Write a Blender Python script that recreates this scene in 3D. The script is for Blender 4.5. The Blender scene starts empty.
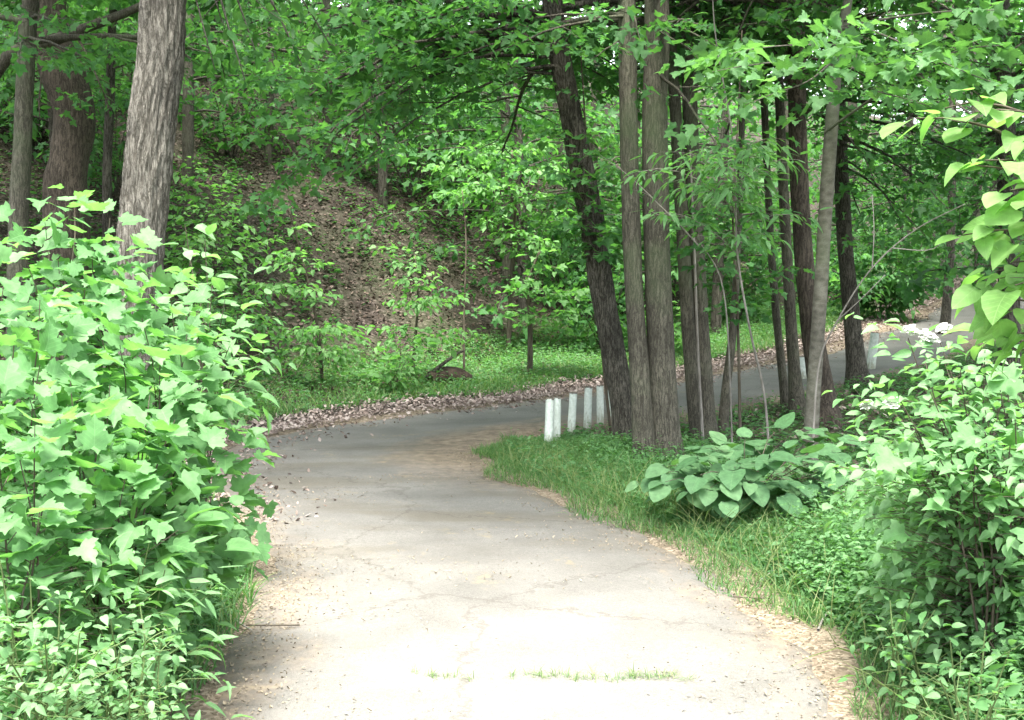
import bpy, math, random
import numpy as np
from mathutils import noise as mnoise, Vector

RS = np.random.default_rng
random.seed(5)
C = bpy.context.scene
COL = C.collection
UP = np.array([0., 0., 1.])

# ------------------------------------------------------------------ camera
F = 1200.0
EYE = np.array([0., 0., 1.7])
PITCH = math.atan(70.0 / F)

def at(px, py, Y):
    """world point seen at a picture position, Y metres ahead"""
    u = (px - 512) / F; v = (360 - py) / F
    d = np.array([u, math.cos(PITCH) + v * math.sin(PITCH), -math.sin(PITCH) + v * math.cos(PITCH)])
    return EYE + d * (Y / d[1])

cam_d = bpy.data.cameras.new('camera'); cam = bpy.data.objects.new('camera', cam_d); COL.objects.link(cam)
cam.location = EYE; cam.rotation_euler = (math.pi / 2 - PITCH, 0, 0)
cam_d.sensor_width = 36; cam_d.lens = 36 * F / 1024; cam_d.clip_end = 500
C.camera = cam

# ------------------------------------------------------------------ light
SUN_DIR = np.array([-0.04, -0.42, 1.0]); SUN_DIR /= np.linalg.norm(SUN_DIR)      # towards the sun
EL = math.asin(SUN_DIR[2]); AZ = math.atan2(SUN_DIR[0], SUN_DIR[1])
sl = bpy.data.lights.new('sun', 'SUN'); sl.energy = 2.2; sl.angle = math.radians(20); sl.color = (1, .96, .89)
so = bpy.data.objects.new('sun', sl); COL.objects.link(so)
so.rotation_euler = Vector(SUN_DIR).to_track_quat('Z', 'Y').to_euler(); so.location = (4, 0, 40)
w = bpy.data.worlds.new('World'); C.world = w; w.use_nodes = True
nt = w.node_tree; nt.nodes.clear()
sky = nt.nodes.new('ShaderNodeTexSky'); sky.sky_type = 'NISHITA'; sky.sun_disc = False
sky.sun_elevation = EL; sky.sun_rotation = AZ; sky.air_density = 1.0; sky.dust_density = 2.5; sky.ozone_density = 1.0
bg = nt.nodes.new('ShaderNodeBackground'); bg.inputs[1].default_value = 0.13
wo = nt.nodes.new('ShaderNodeOutputWorld')
hs = nt.nodes.new('ShaderNodeHueSaturation'); hs.inputs['Saturation'].default_value = .35      # a thin bright overcast
nt.links.new(sky.outputs[0], hs.inputs['Color']); nt.links.new(hs.outputs[0], bg.inputs[0]); nt.links.new(bg.outputs[0], wo.inputs[0])
C.view_settings.view_transform = 'Standard'; C.view_settings.look = 'None'
C.view_settings.exposure = 3.08; C.view_settings.gamma = 1; C.view_settings.use_curve_mapping = False
C.render.engine = 'CYCLES'
C.cycles.max_bounces = 8; C.cycles.diffuse_bounces = 4; C.cycles.transmission_bounces = 6
C.cycles.glossy_bounces = 2; C.cycles.caustics_reflective = False; C.cycles.caustics_refractive = False
C.cycles.sample_clamp_indirect = 6

# ------------------------------------------------------------------ terrain
CP = np.array([(0.1, -40, 0), (0.1, -20, 0), (0.1, -6, 0), (0.1, 0, 0), (0.1, 4, 0), (0.06, 6, 0), (-0.2, 7.6, 0), (-0.82, 9.4, 0),
               (-1.42, 11.0, 0), (-1.68, 12.3, .0), (-1.45, 13.6, .02), (-0.72, 14.7, .04), (0.45, 15.6, .08), (2.1, 16.9, .17), (4.1, 18.8, .31),
               (6.5, 21.6, .52), (9.3, 25.8, .9), (12.6, 31.5, 1.4), (16.5, 38, 2.0), (22, 46, 2.8), (34, 60, 3.6), (60, 90, 5)], float)

def spline(P, n):
    out = []
    for i in range(len(P) - 1):
        p0 = P[max(i - 1, 0)]; p1 = P[i]; p2 = P[i + 1]; p3 = P[min(i + 2, len(P) - 1)]
        t = np.linspace(0, 1, n, endpoint=False)[:, None]
        m1 = (p2 - p0) / 2; m2 = (p3 - p1) / 2
        out.append((2*t**3 - 3*t**2 + 1) * p1 + (t**3 - 2*t**2 + t) * m1 + (-2*t**3 + 3*t**2) * p2 + (t**3 - t**2) * m2)
    out.append(P[-1:])
    return np.concatenate(out)

RC = spline(CP, 24)
_seg = np.linalg.norm(np.diff(RC[:, :2], axis=0), axis=1)
RSS = np.concatenate([[0], np.cumsum(_seg)])
_u = np.arange(0, RSS[-1], 0.2)
RC = np.stack([np.interp(_u, RSS, RC[:, k]) for k in range(3)], 1)
S0 = _u[np.argmin(np.hypot(RC[:, 0] - .1, RC[:, 1]))]
RSV = _u - S0                                             # distance along the road, 0 at the camera
RT = np.gradient(RC[:, :2], axis=0); RT /= np.linalg.norm(RT, axis=1)[:, None]
RN = np.stack([-RT[:, 1], RT[:, 0]], 1)                   # to the left (the hill side)

def sstep(a, b, x):
    t = np.clip((x - a) / (b - a), 0, 1); return t * t * (3 - 2 * t)

def wob(x, y, s, seed=0.0):
    return (np.sin(x * s * 1.3 + 1.7 + seed) * np.cos(y * s * 1.1 - .6 + seed * 2) + .5 * np.sin(x * s * 2.7 - y * s * 2.2 + 2.1 + seed)
            + .35 * np.sin(x * s * 5.3 + y * s * 4.1 + seed)) / 1.6

def road_frame(x, y):
    """signed distance from the centre line (left positive), distance along, road height"""
    x = np.asarray(x, float).ravel(); y = np.asarray(y, float).ravel()
    d = np.empty(len(x)); s = np.empty(len(x)); z = np.empty(len(x))
    cs = slice(None, None, 2)
    Q = RC[cs]; N = RN[cs]; S = RSV[cs]
    for a in range(0, len(x), 20000):
        b = min(a + 20000, len(x))
        dx = x[a:b, None] - Q[None, :, 0]; dy = y[a:b, None] - Q[None, :, 1]
        d2 = dx * dx + dy * dy
        k = np.argmin(d2, 1); r = np.arange(b - a)
        sd = dx[r, k] * N[k, 0] + dy[r, k] * N[k, 1]
        d[a:b] = np.where(sd >= 0, 1, -1) * np.sqrt(d2[r, k]); s[a:b] = S[k]
        wgt = 1 / (d2 + .15) ** 2
        z[a:b] = (wgt * Q[None, :, 2]).sum(1) / wgt.sum(1)
    return d, s, z

def H(x, y, frame=None, rut=False):
    x = np.asarray(x, float); y = np.asarray(y, float)
    shp = x.shape; x = x.ravel(); y = y.ravel()
    d, s, z = road_frame(x, y) if frame is None else frame
    h = z.copy()
    start = 7.2 - 2.6 * sstep(9.5, 15.5, s) + wob(x, y, .35) * .4
    rise = np.maximum(d - start, 0)
    up = 0.62 * np.sqrt(rise * rise + .6) - .48
    up = np.where(rise > 0, np.maximum(up, 0), 0)
    up = 22 * (1 - np.exp(-up / 22 * 1.12))
    h += np.where(d > 0, up, 0)
    h += sstep(1.45, 3.2, d) * (.10 + .05 * wob(x, y, 1.1)) + sstep(7.5, 16, d) * .35 * wob(x, y, .45, 3)
    h += sstep(-1.4, -3.0, d) * (.02 + .05 * wob(x, y, .9, 1)) - sstep(-1.35, -2.3, d) * .16 * sstep(8.5, 11, s) * (1 - sstep(17, 22, s)) - sstep(-6, -14, d) * .5
    if rut:
        h -= .035 * (1 - sstep(1.0, 1.45, np.abs(d)))
    return h.reshape(shp)

def h1(x, y): return float(H(np.array([x]), np.array([y]))[0])

# ------------------------------------------------------------------ materials
def mat(name):
    m = bpy.data.materials.new(name); m.use_nodes = True
    n = m.node_tree.nodes; n.clear()
    out = n.new('ShaderNodeOutputMaterial')
    return m, m.node_tree, out

def ramp(nt, stops, fac=None, interp='LINEAR'):
    r = nt.nodes.new('ShaderNodeValToRGB'); cr = r.color_ramp; cr.interpolation = interp
    while len(cr.elements) < len(stops): cr.elements.new(0.5)
    for e, (p, c) in zip(cr.elements, stops):
        e.position = p; e.color = (c, c, c, 1) if np.isscalar(c) else (*c, 1)
    if fac is not None: nt.links.new(fac, r.inputs[0])
    return r

def tex(nt, kind, co, scale, detail=4, rough=.55, **kw):
    t = nt.nodes.new('ShaderNodeTex' + kind)
    t.inputs['Scale'].default_value = scale
    if kind == 'Noise':
        t.inputs['Detail'].default_value = detail; t.inputs['Roughness'].default_value = rough
        t.inputs['Distortion'].default_value = kw.get('dist', 0)
    if co is not None: nt.links.new(co, t.inputs['Vector'])
    return t

def mix(nt, a, b, fac, mode='MIX'):
    m = nt.nodes.new('ShaderNodeMix'); m.data_type = 'RGBA'; m.blend_type = mode
    for sock, v in ((m.inputs[0], fac), (m.inputs[6], a), (m.inputs[7], b)):
        if hasattr(v, 'is_output'): nt.links.new(v, sock)
        elif np.isscalar(v): sock.default_value = v
        else: sock.default_value = (*v, 1)
    return m.outputs[2]

def math_(nt, op, a, b=None):
    m = nt.nodes.new('ShaderNodeMath'); m.operation = op
    for sock, v in zip(m.inputs, (a, b)):
        if v is None: continue
        if hasattr(v, 'is_output'): nt.links.new(v, sock)
        else: sock.default_value = v
    return m.outputs[0]

def scaled(nt, co, sc):
    m = nt.nodes.new('ShaderNodeMapping'); m.inputs['Scale'].default_value = sc
    nt.links.new(co, m.inputs['Vector']); return m.outputs[0]

def bump(nt, h, strength, dist, normal=None):
    b = nt.nodes.new('ShaderNodeBump'); b.inputs['Strength'].default_value = strength; b.inputs['Distance'].default_value = dist
    nt.links.new(h, b.inputs['Height'])
    if normal is not None: nt.links.new(normal, b.inputs['Normal'])
    return b.outputs[0]

def leaf_mat(name, dark, mid, light, trans=.42, rough=.55, spec=.25, tmul=(1.35, 1.75, .72), veins=True):
    m, nt, out = mat(name); L = nt.links
    at_ = nt.nodes.new('ShaderNodeAttribute'); at_.attribute_name = 'tint'
    col = ramp(nt, [(0, dark), (.55, mid), (1, light)], at_.outputs['Fac']).outputs[0]
    if veins:
        lv = nt.nodes.new('ShaderNodeAttribute'); lv.attribute_name = 'leafco'
        sp = nt.nodes.new('ShaderNodeSeparateXYZ'); L.new(lv.outputs['Vector'], sp.inputs[0])
        ax = math_(nt, 'ABSOLUTE', sp.outputs[0])
        rib = math_(nt, 'LESS_THAN', ax, .014)
        side = math_(nt, 'SUBTRACT', sp.outputs[1], math_(nt, 'MULTIPLY', ax, .75))
        fr = math_(nt, 'FRACT', math_(nt, 'MULTIPLY', side, 6.5))
        sv = math_(nt, 'LESS_THAN', fr, .13)
        v = math_(nt, 'MAXIMUM', rib, math_(nt, 'MULTIPLY', sv, .6))
        col = mix(nt, col, light, math_(nt, 'MULTIPLY', v, .55))
    mot = tex(nt, 'Noise', nt.nodes.new('ShaderNodeTexCoord').outputs['Object'], 26, 3).outputs[0]
    col = mix(nt, col, ramp(nt, [(.3, .78), (.7, 1.2)], mot).outputs[0], 1.0, 'MULTIPLY')
    spot = tex(nt, 'Noise', nt.nodes.new('ShaderNodeTexCoord').outputs['Object'], 60, 4, .7).outputs[0]
    col = mix(nt, col, (.17, .13, .045), ramp(nt, [(.68, 0), (.74, .8)], spot).outputs[0])
    geo = nt.nodes.new('ShaderNodeNewGeometry')
    under = mix(nt, col, (.13, .21, .1), .25)
    col = mix(nt, col, under, geo.outputs['Backfacing'])
    p = nt.nodes.new('ShaderNodeBsdfPrincipled'); L.new(col, p.inputs['Base Color'])
    p.inputs['Roughness'].default_value = rough; p.inputs['Specular IOR Level'].default_value = spec
    t = nt.nodes.new('ShaderNodeBsdfTranslucent')
    L.new(mix(nt, col, tmul, 1.0, 'MULTIPLY'), t.inputs[0])
    ms = nt.nodes.new('ShaderNodeMixShader'); ms.inputs[0].default_value = trans
    L.new(p.outputs[0], ms.inputs[1]); L.new(t.outputs[0], ms.inputs[2]); L.new(ms.outputs[0], out.inputs[0])
    return m

def bark_mat(name, c0, c1, c2, sc=18, stretch=.16, bstr=.8, bdist=.02, moss=0.0, plates=0):
    m, nt, out = mat(name); L = nt.links
    tc = nt.nodes.new('ShaderNodeTexCoord').outputs['Object']
    co = scaled(nt, tc, (1, 1, stretch))
    n1 = tex(nt, 'Noise', co, sc, 8, .65, dist=.6).outputs[0]
    vo = tex(nt, 'Voronoi', co, sc * .9); vo.feature = 'F1'
    nz = tex(nt, 'Noise', tc, 1.1, 4).outputs[0]
    hgt = math_(nt, 'ADD', math_(nt, 'MULTIPLY', n1, .7), math_(nt, 'MULTIPLY', vo.outputs['Distance'], .5))
    col = ramp(nt, [(.3, c0), (.55, c1), (.8, c2)], hgt).outputs[0]
    if plates:
        wv = nt.nodes.new('ShaderNodeVectorMath'); wv.operation = 'ADD'
        nn = tex(nt, 'Noise', scaled(nt, tc, (1, 1, .5)), 14, 4, .6); vm = nt.nodes.new('ShaderNodeVectorMath'); vm.operation = 'SCALE'; vm.inputs[3].default_value = .05
        L.new(nn.outputs['Color'], vm.inputs[0]); L.new(tc, wv.inputs[0]); L.new(vm.outputs[0], wv.inputs[1])
        fu = None
        for q, (k, st) in enumerate(((1.0, .11), (1.7, .2))):
            fn = tex(nt, 'Noise', scaled(nt, wv.outputs[0], (1, 1, st)), plates * k, 3, .55).outputs[0]
            rg = math_(nt, 'ABSOLUTE', math_(nt, 'SUBTRACT', fn, .5))
            rg = ramp(nt, [(0, 0), (.05 if q else .07, 1)], rg).outputs[0]
            fu = rg if fu is None else math_(nt, 'MULTIPLY', fu, math_(nt, 'ADD', math_(nt, 'MULTIPLY', rg, .5), .5))
        gap = fu
        hgt = math_(nt, 'ADD', math_(nt, 'MULTIPLY', hgt, .35), math_(nt, 'MULTIPLY', gap, .6))
        col = mix(nt, c0, mix(nt, col, ramp(nt, [(.35, c1), (.75, c2)], hgt).outputs[0], .6), gap)
    fine = tex(nt, 'Noise', tc, 90, 3).outputs[0]
    col = mix(nt, col, c0, math_(nt, 'MULTIPLY', ramp(nt, [(.45, 0), (.7, 1)], fine).outputs[0], .45))
    big = ramp(nt, [(.4, .7), (.62, 1.15)], nz).outputs[0]
    col = mix(nt, col, big, 1.0, 'MULTIPLY')
    if moss: col = mix(nt, col, (.06, .085, .04), math_(nt, 'MULTIPLY', ramp(nt, [(.48, 0), (.66, 1)], nz).outputs[0], moss))
    p = nt.nodes.new('ShaderNodeBsdfPrincipled'); L.new(col, p.inputs['Base Color']); p.inputs['Roughness'].default_value = .9
    p.inputs['Specular IOR Level'].default_value = .2
    L.new(bump(nt, math_(nt, 'ADD', hgt, math_(nt, 'MULTIPLY', fine, .15)), bstr, bdist), p.inputs['Normal']); L.new(p.outputs[0], out.inputs[0])
    return m

def ground_material():
    m, nt, out = mat('forest_floor'); L = nt.links
    tc = nt.nodes.new('ShaderNodeTexCoord').outputs['Object']
    dd = nt.nodes.new('ShaderNodeAttribute'); dd.attribute_name = 'soil'
    big = tex(nt, 'Noise', tc, .7, 5, .6).outputs[0]
    med = tex(nt, 'Noise', tc, 7, 6, .65).outputs[0]
    vo = tex(nt, 'Voronoi', scaled(nt, tc, (1, 1, 1)), 17); vo.inputs['Randomness'].default_value = 1
    leafc = ramp(nt, [(0, (.016, .013, .01)), (.4, (.032, .025, .021)), (.75, (.058, .046, .039)), (1, (.115, .093, .08))],
                 nt.nodes.new('ShaderNodeSeparateColor').outputs[0])
    sc = [n for n in nt.nodes if n.type == 'SEPARATE_COLOR'][0]; L.new(vo.outputs['Color'], sc.inputs[0])
    soil = ramp(nt, [(.3, (.022, .018, .014)), (.7, (.045, .036, .029))], med).outputs[0]
    col = mix(nt, leafc.outputs[0], soil, ramp(nt, [(.42, 0), (.62, 1)], med).outputs[0])
    ed = nt.nodes.new('ShaderNodeAttribute'); ed.attribute_name = 'edge'
    fv = tex(nt, 'Voronoi', tc, 60); fs = nt.nodes.new('ShaderNodeSeparateColor'); L.new(fv.outputs['Color'], fs.inputs[0])
    tan = ramp(nt, [(0, (.09, .07, .05)), (.5, (.19, .15, .11)), (1, (.32, .265, .2))], fs.outputs[0]).outputs[0]
    col = mix(nt, col, mix(nt, tan, (.15, .12, .085), ramp(nt, [(.4, 0), (.65, .8)], med).outputs[0]), ed.outputs['Fac'])
    green = mix(nt, (.035, .06, .022), (.07, .105, .035), med)
    gm = math_(nt, 'MULTIPLY', ramp(nt, [(.4, 0), (.6, .8)], big).outputs[0], dd.outputs['Fac'])
    col = mix(nt, col, green, gm)
    p = nt.nodes.new('ShaderNodeBsdfPrincipled'); L.new(col, p.inputs['Base Color']); p.inputs['Roughness'].default_value = .95
    p.inputs['Specular IOR Level'].default_value = .15
    hh = math_(nt, 'ADD', math_(nt, 'MULTIPLY', vo.outputs['Distance'], -.5), med)
    L.new(bump(nt, hh, .9, .04), p.inputs['Normal']); L.new(p.outputs[0], out.inputs[0])
    return m

def road_material():
    m, nt, out = mat('worn_asphalt'); L = nt.links
    tc = nt.nodes.new('ShaderNodeTexCoord').outputs['Object']
    uv = nt.nodes.new('ShaderNodeAttribute'); uv.attribute_name = 'across'          # x: metres from the centre, y: metres along
    sp = nt.nodes.new('ShaderNodeSeparateXYZ'); L.new(uv.outputs['Vector'], sp.inputs[0])
    ax = math_(nt, 'ABSOLUTE', sp.outputs[0])
    n1 = tex(nt, 'Noise', tc, 1.3, 6, .6).outputs[0]
    n2 = tex(nt, 'Noise', tc, 9, 6, .7).outputs[0]
    st = tex(nt, 'Noise', scaled(nt, uv.outputs['Vector'], (1, .35, 1)), 3.2, 6, .62).outputs[0]
    grit = tex(nt, 'Voronoi', tc, 150)
    g2 = tex(nt, 'Noise', tc, 230, 2, .6).outputs[0]
    base = ramp(nt, [(.3, (.11, .105, .095)), (.5, (.14, .133, .121)), (.72, (.17, .162, .147))], n1).outputs[0]
    base = mix(nt, base, ramp(nt, [(.3, .62), (.52, 1), (.75, 1.25)], g2).outputs[0], 1.0, 'MULTIPLY')
    base = mix(nt, base, ramp(nt, [(.3, .8), (.5, 1), (.7, 1.15)], tex(nt, 'Noise', tc, 55, 4, .75).outputs[0]).outputs[0], 1.0, 'MULTIPLY')
    # dirt, needles and fallen catkins gather along both edges and in patches
    e = math_(nt, 'ADD', ax, math_(nt, 'MULTIPLY', math_(nt, 'SUBTRACT', st, .5), 1.5))
    edge = ramp(nt, [(.54, 0), (.8, .85)], math_(nt, 'DIVIDE', e, 1.75)).outputs[0]
    dirt = ramp(nt, [(.32, (.085, .064, .046)), (.5, (.17, .13, .095)), (.68, (.27, .215, .155))], n2).outputs[0]
    col = mix(nt, base, dirt, math_(nt, 'MULTIPLY', edge, ramp(nt, [(.3, .35), (.6, .85)], n2).outputs[0]))
    patch = math_(nt, 'MULTIPLY', ramp(nt, [(.55, 0), (.66, 1)], st).outputs[0], ramp(nt, [(.5, 0), (.62, .75)], n2).outputs[0])
    col = mix(nt, col, (.21, .175, .11), patch)
    # dirt over the inner side of the bend, then a patchy darker brown
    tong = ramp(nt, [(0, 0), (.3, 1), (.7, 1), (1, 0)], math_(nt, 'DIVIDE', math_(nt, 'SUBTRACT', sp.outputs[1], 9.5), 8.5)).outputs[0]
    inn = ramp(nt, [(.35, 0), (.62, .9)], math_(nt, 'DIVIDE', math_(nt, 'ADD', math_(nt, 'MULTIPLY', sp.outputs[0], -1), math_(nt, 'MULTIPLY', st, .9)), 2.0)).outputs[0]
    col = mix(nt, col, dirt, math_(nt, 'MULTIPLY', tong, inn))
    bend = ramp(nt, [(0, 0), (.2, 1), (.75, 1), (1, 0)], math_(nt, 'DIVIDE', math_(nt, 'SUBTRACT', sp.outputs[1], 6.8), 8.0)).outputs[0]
    brown_patch = math_(nt, 'MULTIPLY', bend, ramp(nt, [(.45, 0), (.62, .45)], tex(nt, 'Noise', scaled(nt, tc, (.6, 1.6, 1)), 1.1, 5, .6).outputs[0]).outputs[0])
    col = mix(nt, col, (.095, .08, .055), brown_patch)
    # hairline cracks
    cv = tex(nt, 'Voronoi', tc, .45); cv.feature = 'DISTANCE_TO_EDGE'
    wv = nt.nodes.new('ShaderNodeVectorMath'); wv.operation = 'ADD'
    nn = tex(nt, 'Noise', tc, 3, 5, .7); vm = nt.nodes.new('ShaderNodeVectorMath'); vm.operation = 'SCALE'; vm.inputs[3].default_value = .5
    L.new(nn.outputs['Color'], vm.inputs[0]); L.new(tc, wv.inputs[0]); L.new(vm.outputs[0], wv.inputs[1]); L.new(wv.outputs[0], cv.inputs['Vector'])
    crack = ramp(nt, [(.003, .4), (.008, 0)], cv.outputs[0]).outputs[0]
    col = mix(nt, col, (.06, .052, .042), crack)
    p = nt.nodes.new('ShaderNodeBsdfPrincipled'); L.new(col, p.inputs['Base Color']); p.inputs['Roughness'].default_value = .88
    p.inputs['Specular IOR Level'].default_value = .25
    hh = math_(nt, 'ADD', math_(nt, 'MULTIPLY', grit.outputs['Distance'], .25), math_(nt, 'ADD', g2, math_(nt, 'MULTIPLY', n2, .8)))
    L.new(bump(nt, hh, .45, .006), p.inputs['Normal']); L.new(p.outputs[0], out.inputs[0])
    return m

def plain_mat(name, col, col2, scale=30, rough=.8, trans=0):
    m, nt, out = mat(name); L = nt.links
    tc = nt.nodes.new('ShaderNodeTexCoord').outputs['Object']
    n = tex(nt, 'Noise', tc, scale, 5, .6).outputs[0]
    c = ramp(nt, [(.35, col), (.65, col2)], n).outputs[0]
    p = nt.nodes.new('ShaderNodeBsdfPrincipled'); L.new(c, p.inputs['Base Color']); p.inputs['Roughness'].default_value = rough
    p.inputs['Specular IOR Level'].default_value = .3
    L.new(bump(nt, n, .4, .01), p.inputs['Normal']); L.new(p.outputs[0], out.inputs[0])
    return m

def litter_material(name='dry_leaf', a0=(.075, .05, .036), a1=(.15, .108, .083), a2=(.25, .195, .165), a3=(.36, .3, .265)):
    m, nt, out = mat(name); L = nt.links
    a = nt.nodes.new('ShaderNodeAttribute'); a.attribute_name = 'tint'
    c = ramp(nt, [(0, a0), (.4, a1), (.75, a2), (1, a3)], a.outputs['Fac']).outputs[0]
    p = nt.nodes.new('ShaderNodeBsdfPrincipled'); L.new(c, p.inputs['Base Color']); p.inputs['Roughness'].default_value = .75
    L.new(p.outputs[0], out.inputs[0]); return m

M = {}
M['maple'] = leaf_mat('maple_leaf', (.034, .108, .032), (.054, .158, .047), (.09, .21, .07), trans=.5)
M['maple_young'] = leaf_mat('young_maple_leaf', (.075, .175, .062), (.108, .23, .09), (.155, .29, .13), trans=.5)  # fresh leaf; its paleness also carries the light on the pale tree's sprays
M['basswood'] = leaf_mat('heart_leaf', (.11, .215, .06), (.15, .28, .085), (.21, .34, .13), trans=.56)
M['dark_broad'] = leaf_mat('dark_broad_leaf', (.056, .132, .054), (.08, .172, .074), (.118, .215, .1), trans=.34, rough=.62, spec=.25)
M['hill_leaf'] = leaf_mat('hillside_leaf', (.032, .104, .03), (.055, .152, .046), (.098, .215, .074), trans=.48, veins=False)
M['sap_leaf'] = leaf_mat('sapling_leaf', (.08, .195, .056), (.118, .25, .082), (.178, .315, .125), trans=.5, veins=False)  # young-leaf green, raised to stand in for light through canopy gaps
M['vib_leaf'] = leaf_mat('viburnum_leaf', (.085, .19, .072), (.124, .24, .104), (.18, .305, .155), trans=.46)
M['grass'] = leaf_mat('grass_blade', (.048, .125, .038), (.08, .178, .058), (.2, .235, .105), trans=.4, veins=False)
M['herb'] = leaf_mat('herb_leaf', (.054, .142, .048), (.088, .195, .072), (.135, .255, .11), trans=.42, veins=False)
M['oak_bark'] = bark_mat('ridged_oak_bark', (.052, .047, .037), (.122, .113, .093), (.185, .173, .147), sc=30, stretch=.3, bstr=.8, bdist=.01, plates=40)
M['dark_bark'] = bark_mat('dark_bark', (.04, .036, .028), (.092, .084, .066), (.15, .138, .112), sc=34, stretch=.4, bstr=1, plates=34)
M['brown_bark'] = bark_mat('brown_bark', (.05, .046, .035), (.095, .088, .067), (.145, .135, .105), sc=22, stretch=.45, bstr=.8, bdist=.012, moss=.8, plates=38)
M['red_bark'] = bark_mat('reddish_bark', (.042, .034, .026), (.08, .065, .05), (.125, .102, .08), sc=26, stretch=.35, plates=30)
M['pale_bark'] = bark_mat('pale_bark', (.06, .056, .044), (.112, .105, .083), (.165, .156, .127), sc=16, stretch=1.6, bstr=.35, bdist=.006, moss=.6)
M['twig'] = bark_mat('twig_bark', (.05, .04, .03), (.09, .075, .055), (.14, .12, .09), sc=40, bstr=.2, bdist=.003)
M['green_stem'] = plain_mat('green_stem', (.07, .11, .035), (.1, .15, .05), 40)
M['dead_twig'] = bark_mat('dead_twig_bark', (.13, .115, .1), (.22, .2, .175), (.3, .28, .25), sc=40, bstr=.2, bdist=.003)
M['ground'] = ground_material(); M['road'] = road_material(); M['litter'] = litter_material()
M['debris'] = litter_material('tan_debris', (.085, .068, .045), (.15, .122, .083), (.22, .182, .125), (.3, .255, .18))
M['white_paint'] = plain_mat('weathered_white_paint', (.43, .48, .43), (.58, .63, .58), 25, .8)
def post_material():
    m = M['white_paint']; nt = m.node_tree; L = nt.links
    p = [n for n in nt.nodes if n.type == 'BSDF_PRINCIPLED'][0]; src = p.inputs['Base Color'].links[0].from_socket
    tc = nt.nodes.new('ShaderNodeTexCoord').outputs['Object']; sp = nt.nodes.new('ShaderNodeSeparateXYZ'); L.new(tc, sp.inputs[0])
    n = tex(nt, 'Noise', scaled(nt, tc, (1, 1, .3)), 34, 6, .7).outputs[0]
    f = math_(nt, 'ADD', math_(nt, 'MULTIPLY', sp.outputs[2], -2.6), math_(nt, 'MULTIPLY', n, 1.6))
    c = mix(nt, src, (.2, .2, .13), ramp(nt, [(.3, 0), (.75, .75)], f).outputs[0])
    c = mix(nt, c, (.17, .15, .12), ramp(nt, [(.63, 0), (.68, .8)], n).outputs[0])
    L.new(c, p.inputs['Base Color'])
post_material()
M['post_top'] = plain_mat('grey_end_grain', (.07, .065, .055), (.18, .165, .14), 60, .9)
M['petal'] = plain_mat('white_petal', (.74, .76, .7), (.82, .83, .78), 60, .6)
M['log'] = bark_mat('rotten_log_bark', (.025, .018, .014), (.055, .04, .03), (.09, .066, .05), sc=16, stretch=1)

# ------------------------------------------------------------------ mesh building
def nrm(v):
    return v / np.maximum(np.linalg.norm(v, axis=-1, keepdims=True), 1e-9)

class Acc:
    """gathers triangles and quads, then links them as one mesh object"""
    def __init__(s): s.v = []; s.tri = []; s.quad = []; s.tint = []; s.co = []; s.n = 0
    def add(s, v, tri=None, quad=None, tint=None, co=None):
        s.v.append(np.asarray(v, np.float32))
        if tri is not None and len(tri): s.tri.append(np.asarray(tri, np.int64) + s.n)
        if quad is not None and len(quad): s.quad.append(np.asarray(quad, np.int64) + s.n)
        s.tint.append(np.zeros(len(v), np.float32) if tint is None else np.asarray(tint, np.float32))
        s.co.append(np.zeros((len(v), 3), np.float32) if co is None else np.asarray(co, np.float32))
        s.n += len(v)
    def build(s, name, m, parent=None, smooth=True, origin=None, mesh_only=False):
        me = bpy.data.meshes.new(name)
        v = np.concatenate(s.v) if s.v else np.zeros((0, 3), np.float32)
        if origin is not None: v = v - np.asarray(origin, np.float32)
        t = np.concatenate(s.tri) if s.tri else np.zeros((0, 3), np.int64)
        q = np.concatenate(s.quad) if s.quad else np.zeros((0, 4), np.int64)
        me.vertices.add(len(v)); me.vertices.foreach_set('co', v.ravel())
        nl = t.size + q.size; npol = len(t) + len(q)
        me.loops.add(nl); me.polygons.add(npol)
        me.loops.foreach_set('vertex_index', np.concatenate([t.ravel(), q.ravel()]).astype(np.int32))
        st = np.concatenate([np.arange(len(t)) * 3, t.size + np.arange(len(q)) * 4]).astype(np.int32)
        me.polygons.foreach_set('loop_start', st)
        me.polygons.foreach_set('use_smooth', np.full(npol, smooth, bool))
        me.update(calc_edges=True)
        if s.tint:
            a = me.attributes.new('tint', 'FLOAT', 'POINT'); a.data.foreach_set('value', np.concatenate(s.tint))
            a = me.attributes.new('leafco', 'FLOAT_VECTOR', 'POINT'); a.data.foreach_set('vector', np.concatenate(s.co).ravel())
        me.materials.append(m)
        if mesh_only: return me
        o = bpy.data.objects.new(name, me); COL.objects.link(o)
        if parent is not None: o.parent = parent
        return o

def tag(o, label=None, cat=None, group=None, kind=None):
    if label: o['label'] = label
    if cat: o['category'] = cat
    if group: o['group'] = group
    if kind: o['kind'] = kind
    return o

def thing(name, label, cat, loc, group=None):
    o = bpy.data.objects.new(name, None); COL.objects.link(o); o.location = loc; o.empty_display_size = .2
    return tag(o, label, cat, group)

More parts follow.
